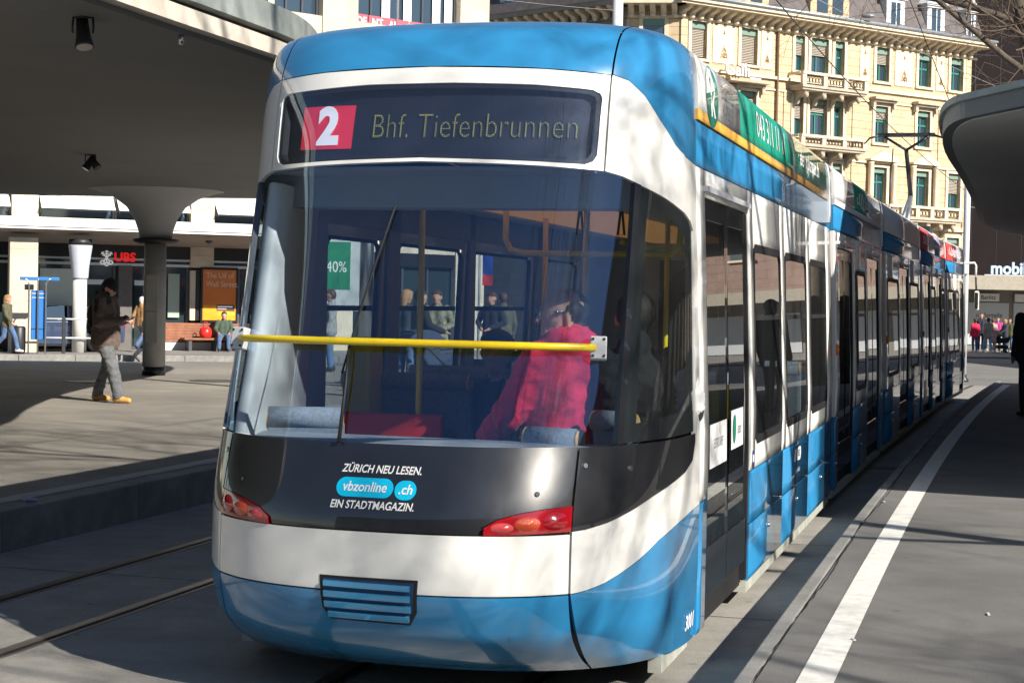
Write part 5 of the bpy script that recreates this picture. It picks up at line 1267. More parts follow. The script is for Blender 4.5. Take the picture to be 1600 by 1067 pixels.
def sdf_body(prims, h):
    """prims: (p0, r0, p1, r1, material, blend). Returns a continuous surface and a material per face"""
    pts = np.array([p[0] for p in prims] + [p[2] for p in prims]); rm = max(max(p[1], p[3]) for p in prims) + 3 * h
    lo = pts.min(0) - rm; hi = pts.max(0) + rm; n = np.ceil((hi - lo) / h).astype(int) + 1
    F = np.full(n, 1.0); ax = [lo[i] + h * np.arange(n[i]) for i in range(3)]
    for (p0, r0, p1, r1, m, k) in prims:
        p0 = np.array(p0, float); p1 = np.array(p1, float); R_ = max(r0, r1) + k + 2.5 * h
        l = np.minimum(p0, p1) - R_; u = np.maximum(p0, p1) + R_
        sl_ = tuple(slice(max(0, int((l[i] - lo[i]) / h)), min(n[i], int((u[i] - lo[i]) / h) + 2)) for i in range(3))
        X = np.stack(np.meshgrid(*[ax[i][sl_[i]] for i in range(3)], indexing='ij'), -1)
        d = p1 - p0; L2 = max(d @ d, 1e-9); t = np.clip(((X - p0) @ d) / L2, 0, 1)
        D = np.linalg.norm(X - p0 - t[..., None] * d, axis=-1) - (r0 + (r1 - r0) * t)
        A = F[sl_]; hh = np.clip(.5 + .5 * (A - D) / k, 0, 1); F[sl_] = A * (1 - hh) + D * hh - k * hh * (1 - hh)
    V, Q = surface_nets(F, lo, h)
    C = V[Q].mean(1); best = np.full(len(C), 1e9); mi = np.zeros(len(C), int)
    for i, (p0, r0, p1, r1, m, k) in enumerate(prims):
        p0 = np.array(p0, float); p1 = np.array(p1, float); d = p1 - p0; t = np.clip(((C - p0) @ d) / max(d @ d, 1e-9), 0, 1)
        D = np.linalg.norm(C - p0 - t[:, None] * d, axis=1) - (r0 + (r1 - r0) * t); u = D < best; best[u] = D[u]; mi[u] = m
    return V, Q, mi
SKIN = mat('skin', (0.52, 0.29, 0.21), 0.55, var=0.08, vscale=20); SKIN2 = mat('skin_tan', (0.40, 0.22, 0.15), 0.55, var=0.08, vscale=20)
def V3(*a): return np.array(a, float)
def person(label, loc, rz, top_c, leg_c, shoe_c, hair_c, pose='stand', h=0.02, scale=1.0, group=None, hat=None, longc=False, bulk=1.0, skin=None, phone=False, tilt=0.0, turn=0.0, hairlong=False, bald=False, legw=1.0, fingers=False, extra=None, mats2=None):
    """one continuous figure: top 0, legs 1, shoes 2, skin 3, hair 4"""
    J = {}
    for s_, n_ in ((-1, 'L'), (1, 'R')):
        J[n_ + 'S'] = V3(s_ * .185, 0, 1.42); J[n_ + 'E'] = V3(s_ * .245, -.03, 1.14); J[n_ + 'W'] = V3(s_ * .245, .06, .90)
        J[n_ + 'H'] = V3(s_ * .095, 0, .92); J[n_ + 'K'] = V3(s_ * .105, .02, .50); J[n_ + 'A'] = V3(s_ * .11, -.02, .085)
        J[n_ + 'D'] = V3(0, 1, 0)
    pel = V3(0, 0, .95); che = V3(0, 0, 1.36); nk = V3(0, 0, 1.48); hd = V3(0, .02, 1.625)
    if pose == 'phone':
        J['LE'] = V3(-.25, .02, 1.13); J['LW'] = V3(-.10, .27, 1.17); J['RE'] = V3(.25, .02, 1.13); J['RW'] = V3(.09, .27, 1.15)
        J['RK'] = V3(.13, .18, .50); J['RA'] = V3(.17, .30, .085); J['LK'] = V3(-.12, -.01, .50); J['LA'] = V3(-.14, -.18, .085); hd = V3(0, .055, 1.605); che = V3(0, .015, 1.36)
    if pose in ('walk', 'walk2'):
        q = 1 if pose == 'walk' else -1; f, k = ('L', 'R') if q > 0 else ('R', 'L')
        J[f + 'K'] = J[f + 'H'] + V3(0, .20, -.38); J[f + 'A'] = J[f + 'K'] + V3(0, .10, -.41); J[k + 'K'] = J[k + 'H'] + V3(0, -.06, -.41); J[k + 'A'] = J[k + 'K'] + V3(0, -.27, -.32)
        J[f + 'E'] += V3(0, -.10, 0); J[f + 'W'] = J[f + 'E'] + V3(0, -.02, -.25); J[k + 'E'] += V3(0, .12, 0); J[k + 'W'] = J[k + 'E'] + V3(0, .16, -.18)
        for n_ in 'LR': J[n_ + 'D'] = V3(0, 1, 0)
    if pose == 'sit':
        dz = -.47
        for k in J:
            if k[1] in 'SEW': J[k] = J[k] + V3(0, -.02, dz)
        pel = pel + V3(0, 0, dz); che = che + V3(0, -.03, dz); nk = nk + V3(0, -.02, dz); hd = hd + V3(0, .0, dz)
        for s_, n_ in ((-1, 'L'), (1, 'R')):
            J[n_ + 'H'] = V3(s_ * .095, 0, .47); J[n_ + 'K'] = V3(s_ * .14, .43, .50); J[n_ + 'A'] = V3(s_ * .15, .48, .085); J[n_ + 'E'] = V3(s_ * .27, .06, .72); J[n_ + 'W'] = V3(s_ * .18, .30, .60)
    if pose == 'hips':
        for s_, n_ in ((-1, 'L'), (1, 'R')): J[n_ + 'E'] = V3(s_ * .30, .02, 1.16); J[n_ + 'W'] = V3(s_ * .12, .22, 1.05)
    if pose == 'push':
        for s_, n_ in ((-1, 'L'), (1, 'R')): J[n_ + 'E'] = V3(s_ * .25, .10, 1.14); J[n_ + 'W'] = V3(s_ * .20, .36, 1.05)
    B = bulk; T_, G_, S_, K_, H_ = 0, 1, 2, 3, 4; k1 = .035; pr = []
    # torso
    for s_ in (-1, 1):
        pr.append((pel + V3(s_ * .065, 0, .02), .115 * B, che + V3(s_ * .075, .0, -.06), .118 * B, T_, k1))
        pr.append((che + V3(s_ * .06, 0, .02), .10 * B, che + V3(s_ * .15, -.005, .035), .072 * B, T_, k1))
    low = .62 if longc else .86
    if pose != 'sit':
        for s_ in (-1, 1): pr.append((pel + V3(s_ * .06, 0, .05), .125 * B, V3(pel[0] + s_ * .07, pel[1], low), .135 * B, T_, k1))
    pr.append((nk + V3(0, -.01, -.05), .062, hd + V3(0, -.02, -.07), .052, K_, .02))
    pr.append((nk + V3(0, -.02, -.04), .085 * B, nk + V3(0, -.03, .01), .078 * B, T_, .02))
    # head: cranium, face, jaw, nose, ears
    ct, st = math.cos(turn), math.sin(turn); ti, tj = math.cos(tilt), math.sin(tilt)
    def hp(x, y, z):
        y, z = y * ti + z * tj, -y * tj + z * ti
        return hd + V3(x * ct - y * st, x * st + y * ct, z)
    pr += [(hp(0, -.015, .03), .092, hp(0, .01, .02), .088, K_, .02), (hp(0, .03, -.03), .070, hp(0, .045, -.075), .045, K_, .025), (hp(0, .098, .005), .010, hp(0, .112, -.025), .014, K_, .008)]
    for s_ in (-1, 1): pr.append((hp(s_ * .088, -.005, .01), .016, hp(s_ * .09, -.01, -.025), .012, K_, .006)); pr.append((hp(s_ * .035, .07, .022), .014, hp(s_ * .02, .075, .024), .014, K_, .01))
    pr.append((hp(-.018, .083, -.055), .012, hp(.018, .083, -.055), .012, K_, .008))
    if hair_c is not None or hat is not None:
        if bald: pr += [(hp(-.06, -.035, .025), .048, hp(.06, -.035, .025), .048, H_, .008), (hp(0, -.06, .05), .062, hp(0, -.05, .06), .058, H_, .008)]
        else: pr += [(hp(0, -.03, .045), .098, hp(0, .0, .055), .090, H_, .01), (hp(-.05, .045, .075), .04, hp(.05, .045, .075), .04, H_, .015)]
        pr += [(hp(0, -.055, .0), .082, hp(0, -.05, -.05), .062, H_, .012)]
        if hat: pr += [(hp(0, -.02, .05), .106, hp(0, .01, .06), .098, H_, .01), (hp(0, .04, .05), .075, hp(0, .05, .05), .07, H_, .01)]
        if hairlong: pr += [(hp(0, -.06, -.02), .085, hp(0, -.08, -.17), .06, H_, .02)]
    for s_, n_ in ((-1, 'L'), (1, 'R')):
        S0, E0, W0 = J[n_ + 'S'], J[n_ + 'E'], J[n_ + 'W']
        pr += [(S0, .072 * B, E0, .058 * B, T_, .025), (E0, .058 * B, W0, .044 * B, T_, .015)]
        d = W0 - E0; d = d / np.linalg.norm(d); pm = W0 + d * .085
        if fingers:
            side_ = np.cross(d, V3(0, 0, 1)); side_ /= max(np.linalg.norm(side_), 1e-6); dn = np.cross(side_, d)
            pr += [(W0, .026, W0 + d * .03, .028, K_, .008)]
            for q in (-.024, -.008, .008, .024): pr.append((W0 + d * .03 + side_ * q * .8, .017, pm + side_ * q, .013, K_, .006))
            for q, ln in ((-.026, .055), (-.009, .07), (.009, .075), (.026, .065)):
                a = pm + side_ * q; b_ = a + d * ln * .55 - dn * .012; c = b_ + d * ln * .25 - dn * .035 + V3(-s_ * .015, 0, 0); pr += [(a, .0105, b_, .0095, K_, .003), (b_, .0095, c, .008, K_, .003)]
            a = W0 + d * .03 + V3(-s_ * .022, 0, .012); b_ = a + d * .04 + V3(-s_ * .02, 0, .012); pr += [(a, .013, b_, .011, K_, .004), (b_, .011, b_ + d * .035, .009, K_, .003)]
        else:
            pr += [(W0, .030, W0 + d * .07, .034, K_, .01), (W0 + d * .07, .030, W0 + d * .145 + V3(-s_ * .01, .01, 0), .018, K_, .01), (W0 + d * .03 + V3(-s_ * .02, .015, 0), .014, W0 + d * .09 + V3(-s_ * .03, .035, 0), .011, K_, .006)]
        H0, K0, A0 = J[n_ + 'H'], J[n_ + 'K'], J[n_ + 'A']
        pr += [(H0, .098 * (1 + (legw - 1) * .4), K0, .072 * legw, G_, .02), (K0, .072 * legw, A0 + V3(0, 0, .04), .064 * legw, G_, .015)]
        D = J[n_ + 'D']; sh = A0 - V3(0, 0, .03)
        if pose in ('walk', 'walk2') and A0[2] > .14: pr += [(sh + V3(0, -.03, .02), .044, sh + V3(0, .10, -.11), .036, S_, .012)]
        else: pr += [(sh - D * .045, .046, sh + D * .05, .044, S_, .012), (sh + D * .05, .044, sh + D * .16 + V3(0, 0, -.012), .038, S_, .012), (sh - D * .03 + V3(0, 0, .05), .05, sh, .048, S_, .012)]
    if extra: pr += extra(J, hp)
    V, Q, mi = sdf_body(pr, h)
    if h < .0125:                                                     # creases in the clothes of the nearer figures
        from mathutils import noise as mn
        vm = np.full(len(V), 9); vm[Q.ravel()] = np.repeat(mi, 4)
        nrm = np.zeros_like(V); e1 = V[Q[:, 1]] - V[Q[:, 0]]; e2 = V[Q[:, 3]] - V[Q[:, 0]]; fnn = np.cross(e1, e2)
        for k_ in range(4): np.add.at(nrm, Q[:, k_], fnn)
        nrm /= np.maximum(np.linalg.norm(nrm, axis=1), 1e-9)[:, None]
        for i_ in range(len(V)):
            if vm[i_] in (0, 1, 5):
                p_ = V[i_]; d_ = mn.fractal(Vector((p_[0] * 9, p_[1] * 9, p_[2] * 15 + p_[0] * 5)), 1.0, 2.0, 2); r_ = 1 - abs(mn.noise(Vector((p_[0] * 6 + 3, p_[1] * 6, p_[2] * 11))))
                V[i_] += nrm[i_] * (.007 * d_ + .010 * (r_ ** 6 - .3))
    me = bpy.data.meshes.new('person'); me.from_pydata((V * scale).tolist(), [], Q.tolist())
    ms = [top_c, leg_c, shoe_c, skin or SKIN, hat or hair_c or SKIN] + (mats2 or [])
    for m in ms: me.materials.append(m)
    me.polygons.foreach_set('material_index', mi.tolist()); me.polygons.foreach_set('use_smooth', [True] * len(Q)); me.update()
    o = bpy.data.objects.new('person', me); COL.objects.link(o); o.location = loc; o.rotation_euler = (0, 0, rz)
    tag(o, label, 'person', group); o['_hd'] = [float(x) for x in hd]
    return o, J, hp
C = cloth
blk = C('black', (0.012, 0.012, 0.014)); dnav = C('navy', (0.02, 0.026, 0.05)); jeans = C('jeans', (0.07, 0.13, 0.26)); grey = C('grey_jeans', (0.11, 0.115, 0.125)); brn = C('brown_jacket', (0.10, 0.068, 0.052)); tan = mat('tan_boot', (0.55, 0.29, 0.075), 0.7, var=0.1); olive = C('olive', (0.09, 0.085, 0.045)); dgreen = C('dark_green', (0.055, 0.085, 0.06)); camel = C('camel', (0.30, 0.16, 0.055)); beige = C('beige', (0.36, 0.28, 0.20)); redj = C('red_jacket', (0.74, 0.018, 0.075)); mag = C('magenta', (0.42, 0.03, 0.22)); pnk = C('pink_coat', (0.52, 0.30, 0.25)); whs = mat('white_shoe', (0.7, 0.7, 0.7), 0.6); dks = mat('dark_shoe', (0.03, 0.028, 0.027), 0.5)
hdk = mat('hair_dark', (0.018, 0.013, 0.01), 0.6, bump=0.6, bscale=120); hbr = mat('hair_brown', (0.07, 0.035, 0.018), 0.6, bump=0.6, bscale=120); hbl = mat('hair_blond', (0.36, 0.20, 0.08), 0.6, bump=0.6, bscale=120); hwh = mat('hair_white', (0.6, 0.58, 0.55), 0.6, bump=0.6, bscale=120)
# man with phone on the left platform: two-tone jacket, beard, hat, backpack
def man_extra(J, hp):
    q = [(hp(0, .05, -.075), .042, hp(0, .055, -.085), .04, 5, .01), (hp(-.05, .035, -.06), .03, hp(.05, .035, -.06), .03, 5, .01)]
    for s_ in (-1, 1): q += [(V3(s_ * .10, -.01, 1.40), .135, V3(s_ * .10, -.01, 1.30), .13, 5, .02), (V3(s_ * .2, 0, 1.42), .08, V3(s_ * .235, .01, 1.26), .07, 5, .02), (V3(s_ * .085, .14, 1.02), .045, V3(s_ * .09, .14, .94), .045, 0, .015)]
    q += [(V3(0, -.10, 1.47), .07, V3(0, -.09, 1.52), .07, 5, .02), (V3(0, -.17, 1.30), .10, V3(0, -.18, 1.04), .11, 5, .02)]
    return q
mo, J_, _h = person('bearded man in dark hat, brown jacket and tan boots looking at his phone', (-5.76, 24.56, PZ), R(-104), brn, grey, tan, None, 'phone', 0.0105, 1.0, hat=blk, bulk=1.30, legw=1.25, skin=SKIN, tilt=0.5, fingers=True, extra=man_extra, mats2=[C('black_yoke', (0.014, 0.013, 0.015))])
ph = box('phone', (0, 0, 0), (.075, .012, .15), mat('phone_black', (0.01, 0.01, 0.012), 0.15), None, bevel=0.004); ph.parent = None
tag(ph, 'black phone held in the hands of the man in tan boots', 'phone')
mw = Matrix.Translation((-5.76, 24.56, PZ)) @ Matrix.Rotation(R(-104), 4, 'Z'); pc = mw @ Vector((-.005, .375, 1.165)); ph.location = pc; ph.rotation_euler = (R(-50), 0, R(-104))
# people in front of the bank
WZ = 0.02
gb = 'passers-by in front of the bank'
p = aw(4.05, -2.0, WZ); person('white haired man in tan jacket and jeans walking past the bank doors', p, R(-30), camel, jeans, dks, hwh, 'walk', .022, .98, gb)
p = (-10.55, 50.2, gz(50.2)); person('person in long dark coat striding behind the mushroom column', p, R(-75), C('dark_coat', (0.02, 0.022, 0.035)), dnav, dks, hdk, 'walk2', .022, 1.0, gb, longc=True)
p = aw(-.25, -4.4, WZ); person('blond person in olive jacket and jeans at the far left edge', p, R(-100), olive, jeans, whs, hbl, 'walk', .022, .97, gb, hairlong=True)
p = aw(.80, -.35, WZ); person('brown haired person in navy top standing behind the parked car', p, R(-60), dnav, jeans, dks, hbr, 'stand', .025, .95, gb)
p = aw(1.02, -.30, WZ); person('blond person in black top standing behind the parked car', p, R(-110), blk, jeans, dks, hbl, 'stand', .025, .93, gb)
sp_ = aw(6.92, -.72, WZ); person('man in green jacket and jeans sitting on the bench under the orange poster', sp_, AANG + R(180 - 12), dgreen, jeans, dks, hdk, 'sit', .018, 1.0, gb, bulk=1.1)
bn = thing('bench', 'low bench with grey legs in front of the wooden boards below the orange poster', 'bench', (SA.x, SA.y, WZ), AANG)
bbx('seat', 5.6, 7.9, -.95, -.2, .36, .42, WOOD, bn, bevel=.01)
for x in (5.8, 6.65, 7.1, 7.75): bbx('leg', x - .05, x + .05, -.9, -.3, 0, .36, FRAME, bn)
hb_ = MB(); hb_.lathe([(.12, 0), (.19, .04), (.21, .18), (.18, .30), (.10, .36)], 16); hb_.tube([(-.08, 0, .34), (-.07, 0, .48), (0, 0, .53), (.07, 0, .48), (.08, 0, .34)], .014, 6)
bg_ = hb_.build('carrier_bag', mat('red_plastic', (0.70, 0.025, 0.02), 0.35, var=0.35, vscale=9)); bg_.location = aw(6.33, -.68, WZ + .42); tag(bg_, 'shiny red carrier bag on the bench beside the seated man', 'bag')
# silhouetted person at the right edge
person('dark silhouetted person walking at the right edge of the platform', (7.62, 25.4, PZ), R(10), blk, blk, dks, hdk, 'stand', .02, 1.02, bulk=1.15, longc=False)
# waiting crowd on the far pavement
gc = 'people waiting on the far right pavement'; FZ = -.25
for (wx, y, lab, t_, l_, s_, hr, ps, rz, sc_, kw) in (
 (22.95, 86, 'person in red jacket and jeans at the left end of the far crowd', redj, jeans, whs, hdk, 'stand', 20, .95, {}),
 (23.79, 88, 'tall person in dark blue jacket in the far crowd', dnav, dnav, whs, hbr, 'stand', 160, 1.12, {}),
 (24.51, 90, 'person in black behind the beige jacketed one in the far crowd', blk, blk, whs, hbr, 'stand', 190, .98, {}),
 (23.32, 85, 'person in beige jacket and light jeans seen from behind in the far crowd', beige, C('light_jeans', (.2, .3, .45)), whs, hdk, 'walk', 5, .98, {'bulk': 1.1}),
 (23.82, 86, 'person in long pink coat in the far crowd', pnk, pnk, whs, hbr, 'stand', 10, .96, {'longc': True}),
 (25.18, 90, 'person in magenta jacket in the far crowd', mag, blk, dks, hbr, 'hips', 170, 1.0, {}),
 (24.72, 87, 'person in dark jacket pushing the pram in the far crowd', dnav, dnav, dks, hbl, 'push', 95, .95, {}),
 (25.23, 88, 'long haired person in green jacket and jeans in the far crowd', C('moss', (.07, .075, .03)), jeans, whs, hbr, 'stand', 150, .98, {'hairlong': True}),
 (25.07, 86, 'grey haired person in black coat at the right end of the far crowd', blk, blk, dks, hwh, 'stand', 200, .95, {'longc': True})):
    person(lab, (wx, y, FZ), R(rz), t_, l_, s_, hr, ps, .03, sc_, gc, **kw)
def pram(loc, rz, lab, col, grp=None):
    t = thing('pram', lab, 'pram', loc, rz, grp)
    b = MB(); b.prism([(-.30, .45), (.30, .50), (.38, .78), (-.1, .72), (-.36, .95), (-.42, .6)], -.2, .2, lambda u, v, h: (h, u, v)); b.build('seat_shell', col, t, bevel=.03)
    b = MB(); b.prism([(-.36 + .38 * math.cos(a), .72 + .34 * math.sin(a)) for a in np.linspace(R(20), R(150), 9)] + [(-.3, .72)], -.22, .22, lambda u, v, h: (h, u, v)); b.build('hood', col, t, bevel=.02)
    for sx in (-1, 1): MB().tube([(sx * .2, .35, .15), (sx * .2, -.1, .55), (sx * .2, -.6, 1.02)], .014, 6).build('frame_tube', DKMET, t)
    MB().tube([(-.2, -.6, 1.02), (.2, -.6, 1.02)], .018, 6).build('handle', RUB, t)
    for sx in (-1, 1):
        for y_ in (-.32, .36):
            w_ = MB(); w_.tube([(sx * .24 + .12 * 0, y_ + .13 * math.cos(a), .13 + .13 * math.sin(a)) for a in np.linspace(0, 2 * PI, 17)], .02, 6); w_ = w_.build('wheel', RUB, t)
            MB().lathe([(.03, -.02), (.03, .02)], 8, (0, 0, 0)).build('hub', ALU, w_).location = (sx * .24, y_, .13)
    bbx('basket', -.18, .18, -.28, .28, .2, .36, blk, t)
pram((24.42, 86.5, FZ), R(-80), 'dark pram in the far right crowd', blk)
# people on the left platform seen through the tram
gp_ = 'people behind the tram on the left platform'
for (wx, y, lab, t_, l_, hr, ps, rz, kw) in (
 (-1.84, 30, 'blond woman in pale scarf seen through the tram windows', C('dark_teal', (.03, .05, .06)), jeans, hbl, 'push', -40, {'hairlong': True}),
 (-1.55, 29, 'man in black padded jacket seen through the tram windows', blk, dnav, hdk, 'push', -70, {'bulk': 1.15}),
 (-1.31, 30, 'person in camouflage jacket seen through the tram windows', mat('camo', (.22, .21, .14), .9, var=.75, vscale=11), jeans, hbr, 'hips', 170, {'bulk': 1.1}),
 (-0.39, 33, 'person in dark coat seen through the third tram window', blk, blk, hbr, 'hips', 150, {}),
 (-0.19, 34, 'person in long olive coat seen through the third tram window', olive, blk, hbr, 'stand', 20, {'longc': True}),
 (-3.77, 36, 'person in grey seen through the first tram window', C('grey_top', (.25, .25, .26)), jeans, hbr, 'stand', 90, {}),
 (2.08, 26.5, 'person with khaki backpack and plaid shirt seen through the corner window', mat('plaid', (.22, .05, .045), .9, var=.6, vscale=18), C('teal_bag', (.06, .2, .24)), hdk, 'stand', -20, {'h': .02})):
    h_ = kw.pop('h', .024); person(lab, (wx, y, PZ), R(rz), t_, l_, dks, hr, ps, h_, .97, gp_, **kw)
pram((-1.14, 28, PZ), R(-60), 'pram with silver cover behind the tram on the left platform', mat('pram_navy', (.03, .05, .10), .7))
# passengers
def tp(x, y, z): return tw(x, y, z)
def red_extra(J, hp):
    q = [(V3(-.09, -.07, 1.03), .075, V3(.09, -.07, 1.03), .075, 0, .03), (V3(-.10, .0, 1.02), .06, V3(-.02, .06, 1.0), .06, 0, .02), (V3(.10, .0, 1.02), .06, V3(.02, .06, 1.0), .06, 0, .02), (V3(0, -.12, .98), .07, V3(0, -.13, .90), .06, 0, .03)]
    for s_ in (-1, 1): q += [(hp(s_ * .102, .062, .018), .004, hp(s_ * .098, -.02, .018), .004, 5, .002)]
    for s_ in (-1, 1):
        c = hp(s_ * .036, .108, .012)
        for a in range(8):
            a0, a1 = a * PI / 4, (a + 1) * PI / 4; q.append((hp(s_ * .036 + .026 * math.cos(a0), .106, .012 + .018 * math.sin(a0)), .0035, hp(s_ * .036 + .026 * math.cos(a1), .106, .012 + .018 * math.sin(a1)), .0035, 5, .002))
    q.append((hp(-.012, .108, .016), .003, hp(.012, .108, .016), .003, 5, .002))
    return q
person('passenger in red hooded jacket and glasses looking left inside the tram', tp(.47, -.10, .46), -TYAW + R(58), redj, dnav, dks, hdk, 'sit', .0085, 1.14, bulk=1.22, bald=True, turn=R(58), extra=red_extra, mats2=[mat('glasses', (.30, .30, .32), .2, metal=.8)])
STR = mat('striped_sleeve', (.8, .8, .8), .8)
def str_extra(J, hp):
    q = []
    for n_ in 'R':
        for t in (.25, .50, .75):
            d = (J[n_ + 'E'] - J[n_ + 'S']); a = J[n_ + 'S'] + d * t; d = d / np.linalg.norm(d); q.append((a - d * .012, .089, a + d * .012, .086, 5, .003))
    return q
person('passenger in black jacket with white sleeve stripes in the rear right corner of the tram', tp(.84, -.10, .55), -TYAW + R(8), blk, blk, dks, hdk, 'sit', .011, 1.05, bulk=1.12, extra=str_extra, mats2=[STR])
person('dark haired passenger seated behind the red partition inside the tram', tp(-.22, 1.05, .36), -TYAW + R(180), dnav, dnav, dks, hdk, 'sit', .018, 1.02, hairlong=True)
person('passenger in dark jacket seated left of the one in red', tp(.10, .62, .30), -TYAW + R(150), C('dark_plum', (.06, .02, .035)), dnav, dks, hdk, 'sit', .018, 1.0)
person('dark clothed passenger standing behind the second side window of the tram', tp(.62, 4.35, .34), -TYAW + R(200), blk, blk, dks, hdk, 'stand', .022, .97, bulk=1.15)
# ------------------------------------------------------------------ street furniture
# parked car by the bank
CARP = paint('car_blue', (0.035, 0.055, 0.115), 0.3); CARG = glass('car_glass', (0.25, 0.32, 0.34), 1.6)
car = thing('parked_car', 'dark blue hatchback parked in front of the bank windows', 'car', aw(-.75, -1.70, .02), AANG)
prof = [(.02, .30), (0, .55), (.06, .72), (.95, .92), (1.05, .95), (3.6, .98), (4.1, .92), (4.2, .70), (4.18, .32), (3.9, .22), (.3, .22)]
b = MB(); n = len(prof); lay = ((-.86, .93), (-.80, 1.0), (.80, 1.0), (.86, .93))
for yy, k in lay: b.v += [(2.1 + (x - 2.1) * (1 if abs(yy) < .83 else .985), yy, .5 + (z - .5) * k) for x, z in prof]
for j in range(3):
    for i in range(n): b.f.append((j * n + i, j * n + (i + 1) % n, (j + 1) * n + (i + 1) % n, (j + 1) * n + i)); b.m.append(0); b.sm.append(False)
b.f += [tuple(range(n)), tuple(range(3 * n, 4 * n))[::-1]]; b.m += [0, 0]; b.sm += [False, False]
b.build('body', CARP, car, bevel=.03)
cab = [(1.0, .93), (1.85, 1.42), (2.3, 1.47), (3.3, 1.44), (3.95, 1.02), (3.95, .93)]
b = MB()
for yy, k in ((-.80, 0), (.80, 0)):
    b.v += [(x, yy * (1 - .20 * max(0, (z - .93) / .54)), z) for x, z in cab]
k = len(cab); b.f = [(i, (i + 1) % k, k + (i + 1) % k, k + i) for i in range(k)]; b.m = [0] * k; b.sm = [False] * k
b.build('cabin', [CARP], car, bevel=.02)
for sg_ in (-1, 1):
    def cw(x, z): return (x, sg_ * (.80 * (1 - .20 * max(0, (z - .93) / .54)) + .004), z)
    for pts in ([(1.28, .97), (1.92, 1.37), (2.38, 1.41), (2.38, .98)], [(2.46, .98), (2.46, 1.41), (3.2, 1.39), (3.72, 1.04), (3.7, .98)]):
        bb_ = MB(); bb_.add([cw(*p) for p in pts], [tuple(range(len(pts)))]); bb_.build('side_window', WGLASS, car)
    for x, z in ((2.15, .80), (3.15, .82)): bbx('door_handle', x, x + .16, sg_ * .86, sg_ * .885, z, z + .03, CARP, car)
    box('wing_mirror', (1.45, sg_ * .97, 1.0), (.12, .2, .13), CARP, car, bevel=.03)
    for x in (.80, 3.35):
        wv = MB().lathe([(.20, -.09), (.31, -.09), (.33, -.05), (.33, .05), (.31, .09), (.20, .09)], 24); wv.v = [(p[0], p[2], p[1]) for p in wv.v]; wo = wv.build('wheel', RUB, car); wo.location = (x, sg_ * .80, .33)
        hv = MB().lathe([(.0, .0), (.19, .0), (.2, .02)], 18); hv.v = [(p[0], sg_ * (p[2] + .075), p[1]) for p in hv.v]; hv.build('rim', DKMET, wo)
    bbx('headlight', .02, .14, sg_ * .5, sg_ * .82, .62, .74, CLR if False else ALU, car, bevel=.02); bbx('tail_light', 4.12, 4.2, sg_ * .5, sg_ * .80, .70, .86, RED, car, bevel=.02)
ws = MB(); ws.add([(1.08, -.70, .985), (1.08, .70, .985), (1.83, .63, 1.412), (1.83, -.63, 1.412)], [(0, 1, 2, 3)]); ws = ws.build('windscreen', WGLASS, car); ws.location = (-.012, 0, .008)
bbx('sill', .9, 3.6, -.84, .84, .18, .24, RUB, car)
# railing on the kerb
rg = thing('street_railing', 'pale two rail street railing with dark posts beside the parked car', 'railing', (SA.x, SA.y, .02), AANG)
for z in (.46, 1.02): MB().tube([(.72, -3.9, z), (2.7, -3.9, z)], .028, 8).build('rail', LGREY, rg)
for s in (1.42, 2.65): MB().bb(s - .05, s + .05, -3.95, -3.85, 0, 1.08).build('post', DKMET, rg, bevel=.008)
# blue timetable stand
st = thing('timetable_stand', 'blue timetable stand with three steel poles at the far left', 'stand', (SA.x, SA.y, .02), AANG)
BLU = mat('stand_blue', (0.012, 0.14, 0.42), 0.45)
bbx('panel', .42, .86, -4.42, -4.34, .42, 1.85, BLU, st, bevel=.01)
for z in (.72, 1.63, 1.75): bbx('panel_joint', .43, .85, -4.435, -4.42, z, z + .02, DKMET if z < 1 else LGREY, st)
for s, e in ((.34, -.3), (.60, 0), (.82, .3)): MB().tube([(s, -4.5, 0), (s, -4.5, 2.05), (s + e * .25, -4.5, 2.17), (s + e * .6, -4.5, 2.19)], .024, 8).build('pole', STEEL, st)
bbx('header', .10, 1.2, -4.52, -4.38, 2.14, 2.24, BLU, st, bevel=.01); bbx('notice', .22, .48, -4.46, -4.44, 1.86, 2.02, BLACKF, st)
b = MB(); b.lathe([(.17, 0), (.20, .1), (.20, .75), (.16, .8)], 16, (.1, -4.2, 0)); o = b.build('litter_bin', DKMET); o.location = (SA.x, SA.y, .02); o.rotation_euler = (0, 0, AANG); tag(o, 'small dark round bin behind the blue timetable stand', 'bin')
# poster board and steel mast seen through the tram
pb_ = thing('sale_poster', 'white poster board with green 40% panel seen through the tram window', 'poster', (-4.45, 45, 0.0), R(4))
bbx('board', -.55, .75, 0, .08, 1.5, 3.45, mat('board_grey', (.55, .57, .58), .6), pb_)
bbx('green_panel', -.50, .22, -.012, -.002, 2.05, 3.28, mat('panel_green', (.015, .22, .10), .5), pb_)
lettering('figures', '40%', .40, WT, pb_, Matrix.Translation((-.14, -.02, 2.62)) @ FR, sx=.8)
for x in (-.45, .65): bbx('leg', x - .04, x + .04, .02, .07, -.12, 1.5, FRAME, pb_)
def mast(x, y, r_, h_, lab, m=None, z0=None, base=True):
    t = thing('mast', lab, 'pole', (x, y, PZ if z0 is None else z0))
    MB().lathe([(r_, 0), (r_ * .92, h_)], 20).build('shaft', m or LGREY, t)
    if base: MB().lathe([(r_ * 1.7, 0), (r_ * 1.7, .05), (r_ * 1.15, .12), (r_ * 1.05, .2)], 20).build('base', DKMET, t)
    return t
mast(-2.29, 27.1, .115, 4.6, 'polished steel mast behind the tram on the left platform', STEEL)
mast(3.42, 60, .19, 15, 'thick pale grey mast rising behind the tram roof', None, -.2)
mo_ = mast(12.5, 48, .095, 7.0, 'slender pale grey mast between the stone building and the dark store', None, gz(48)); box('mast_box', (-.02, -.12, 3.15), (.14, .12, .36), LGREY, mo_, bevel=.02)
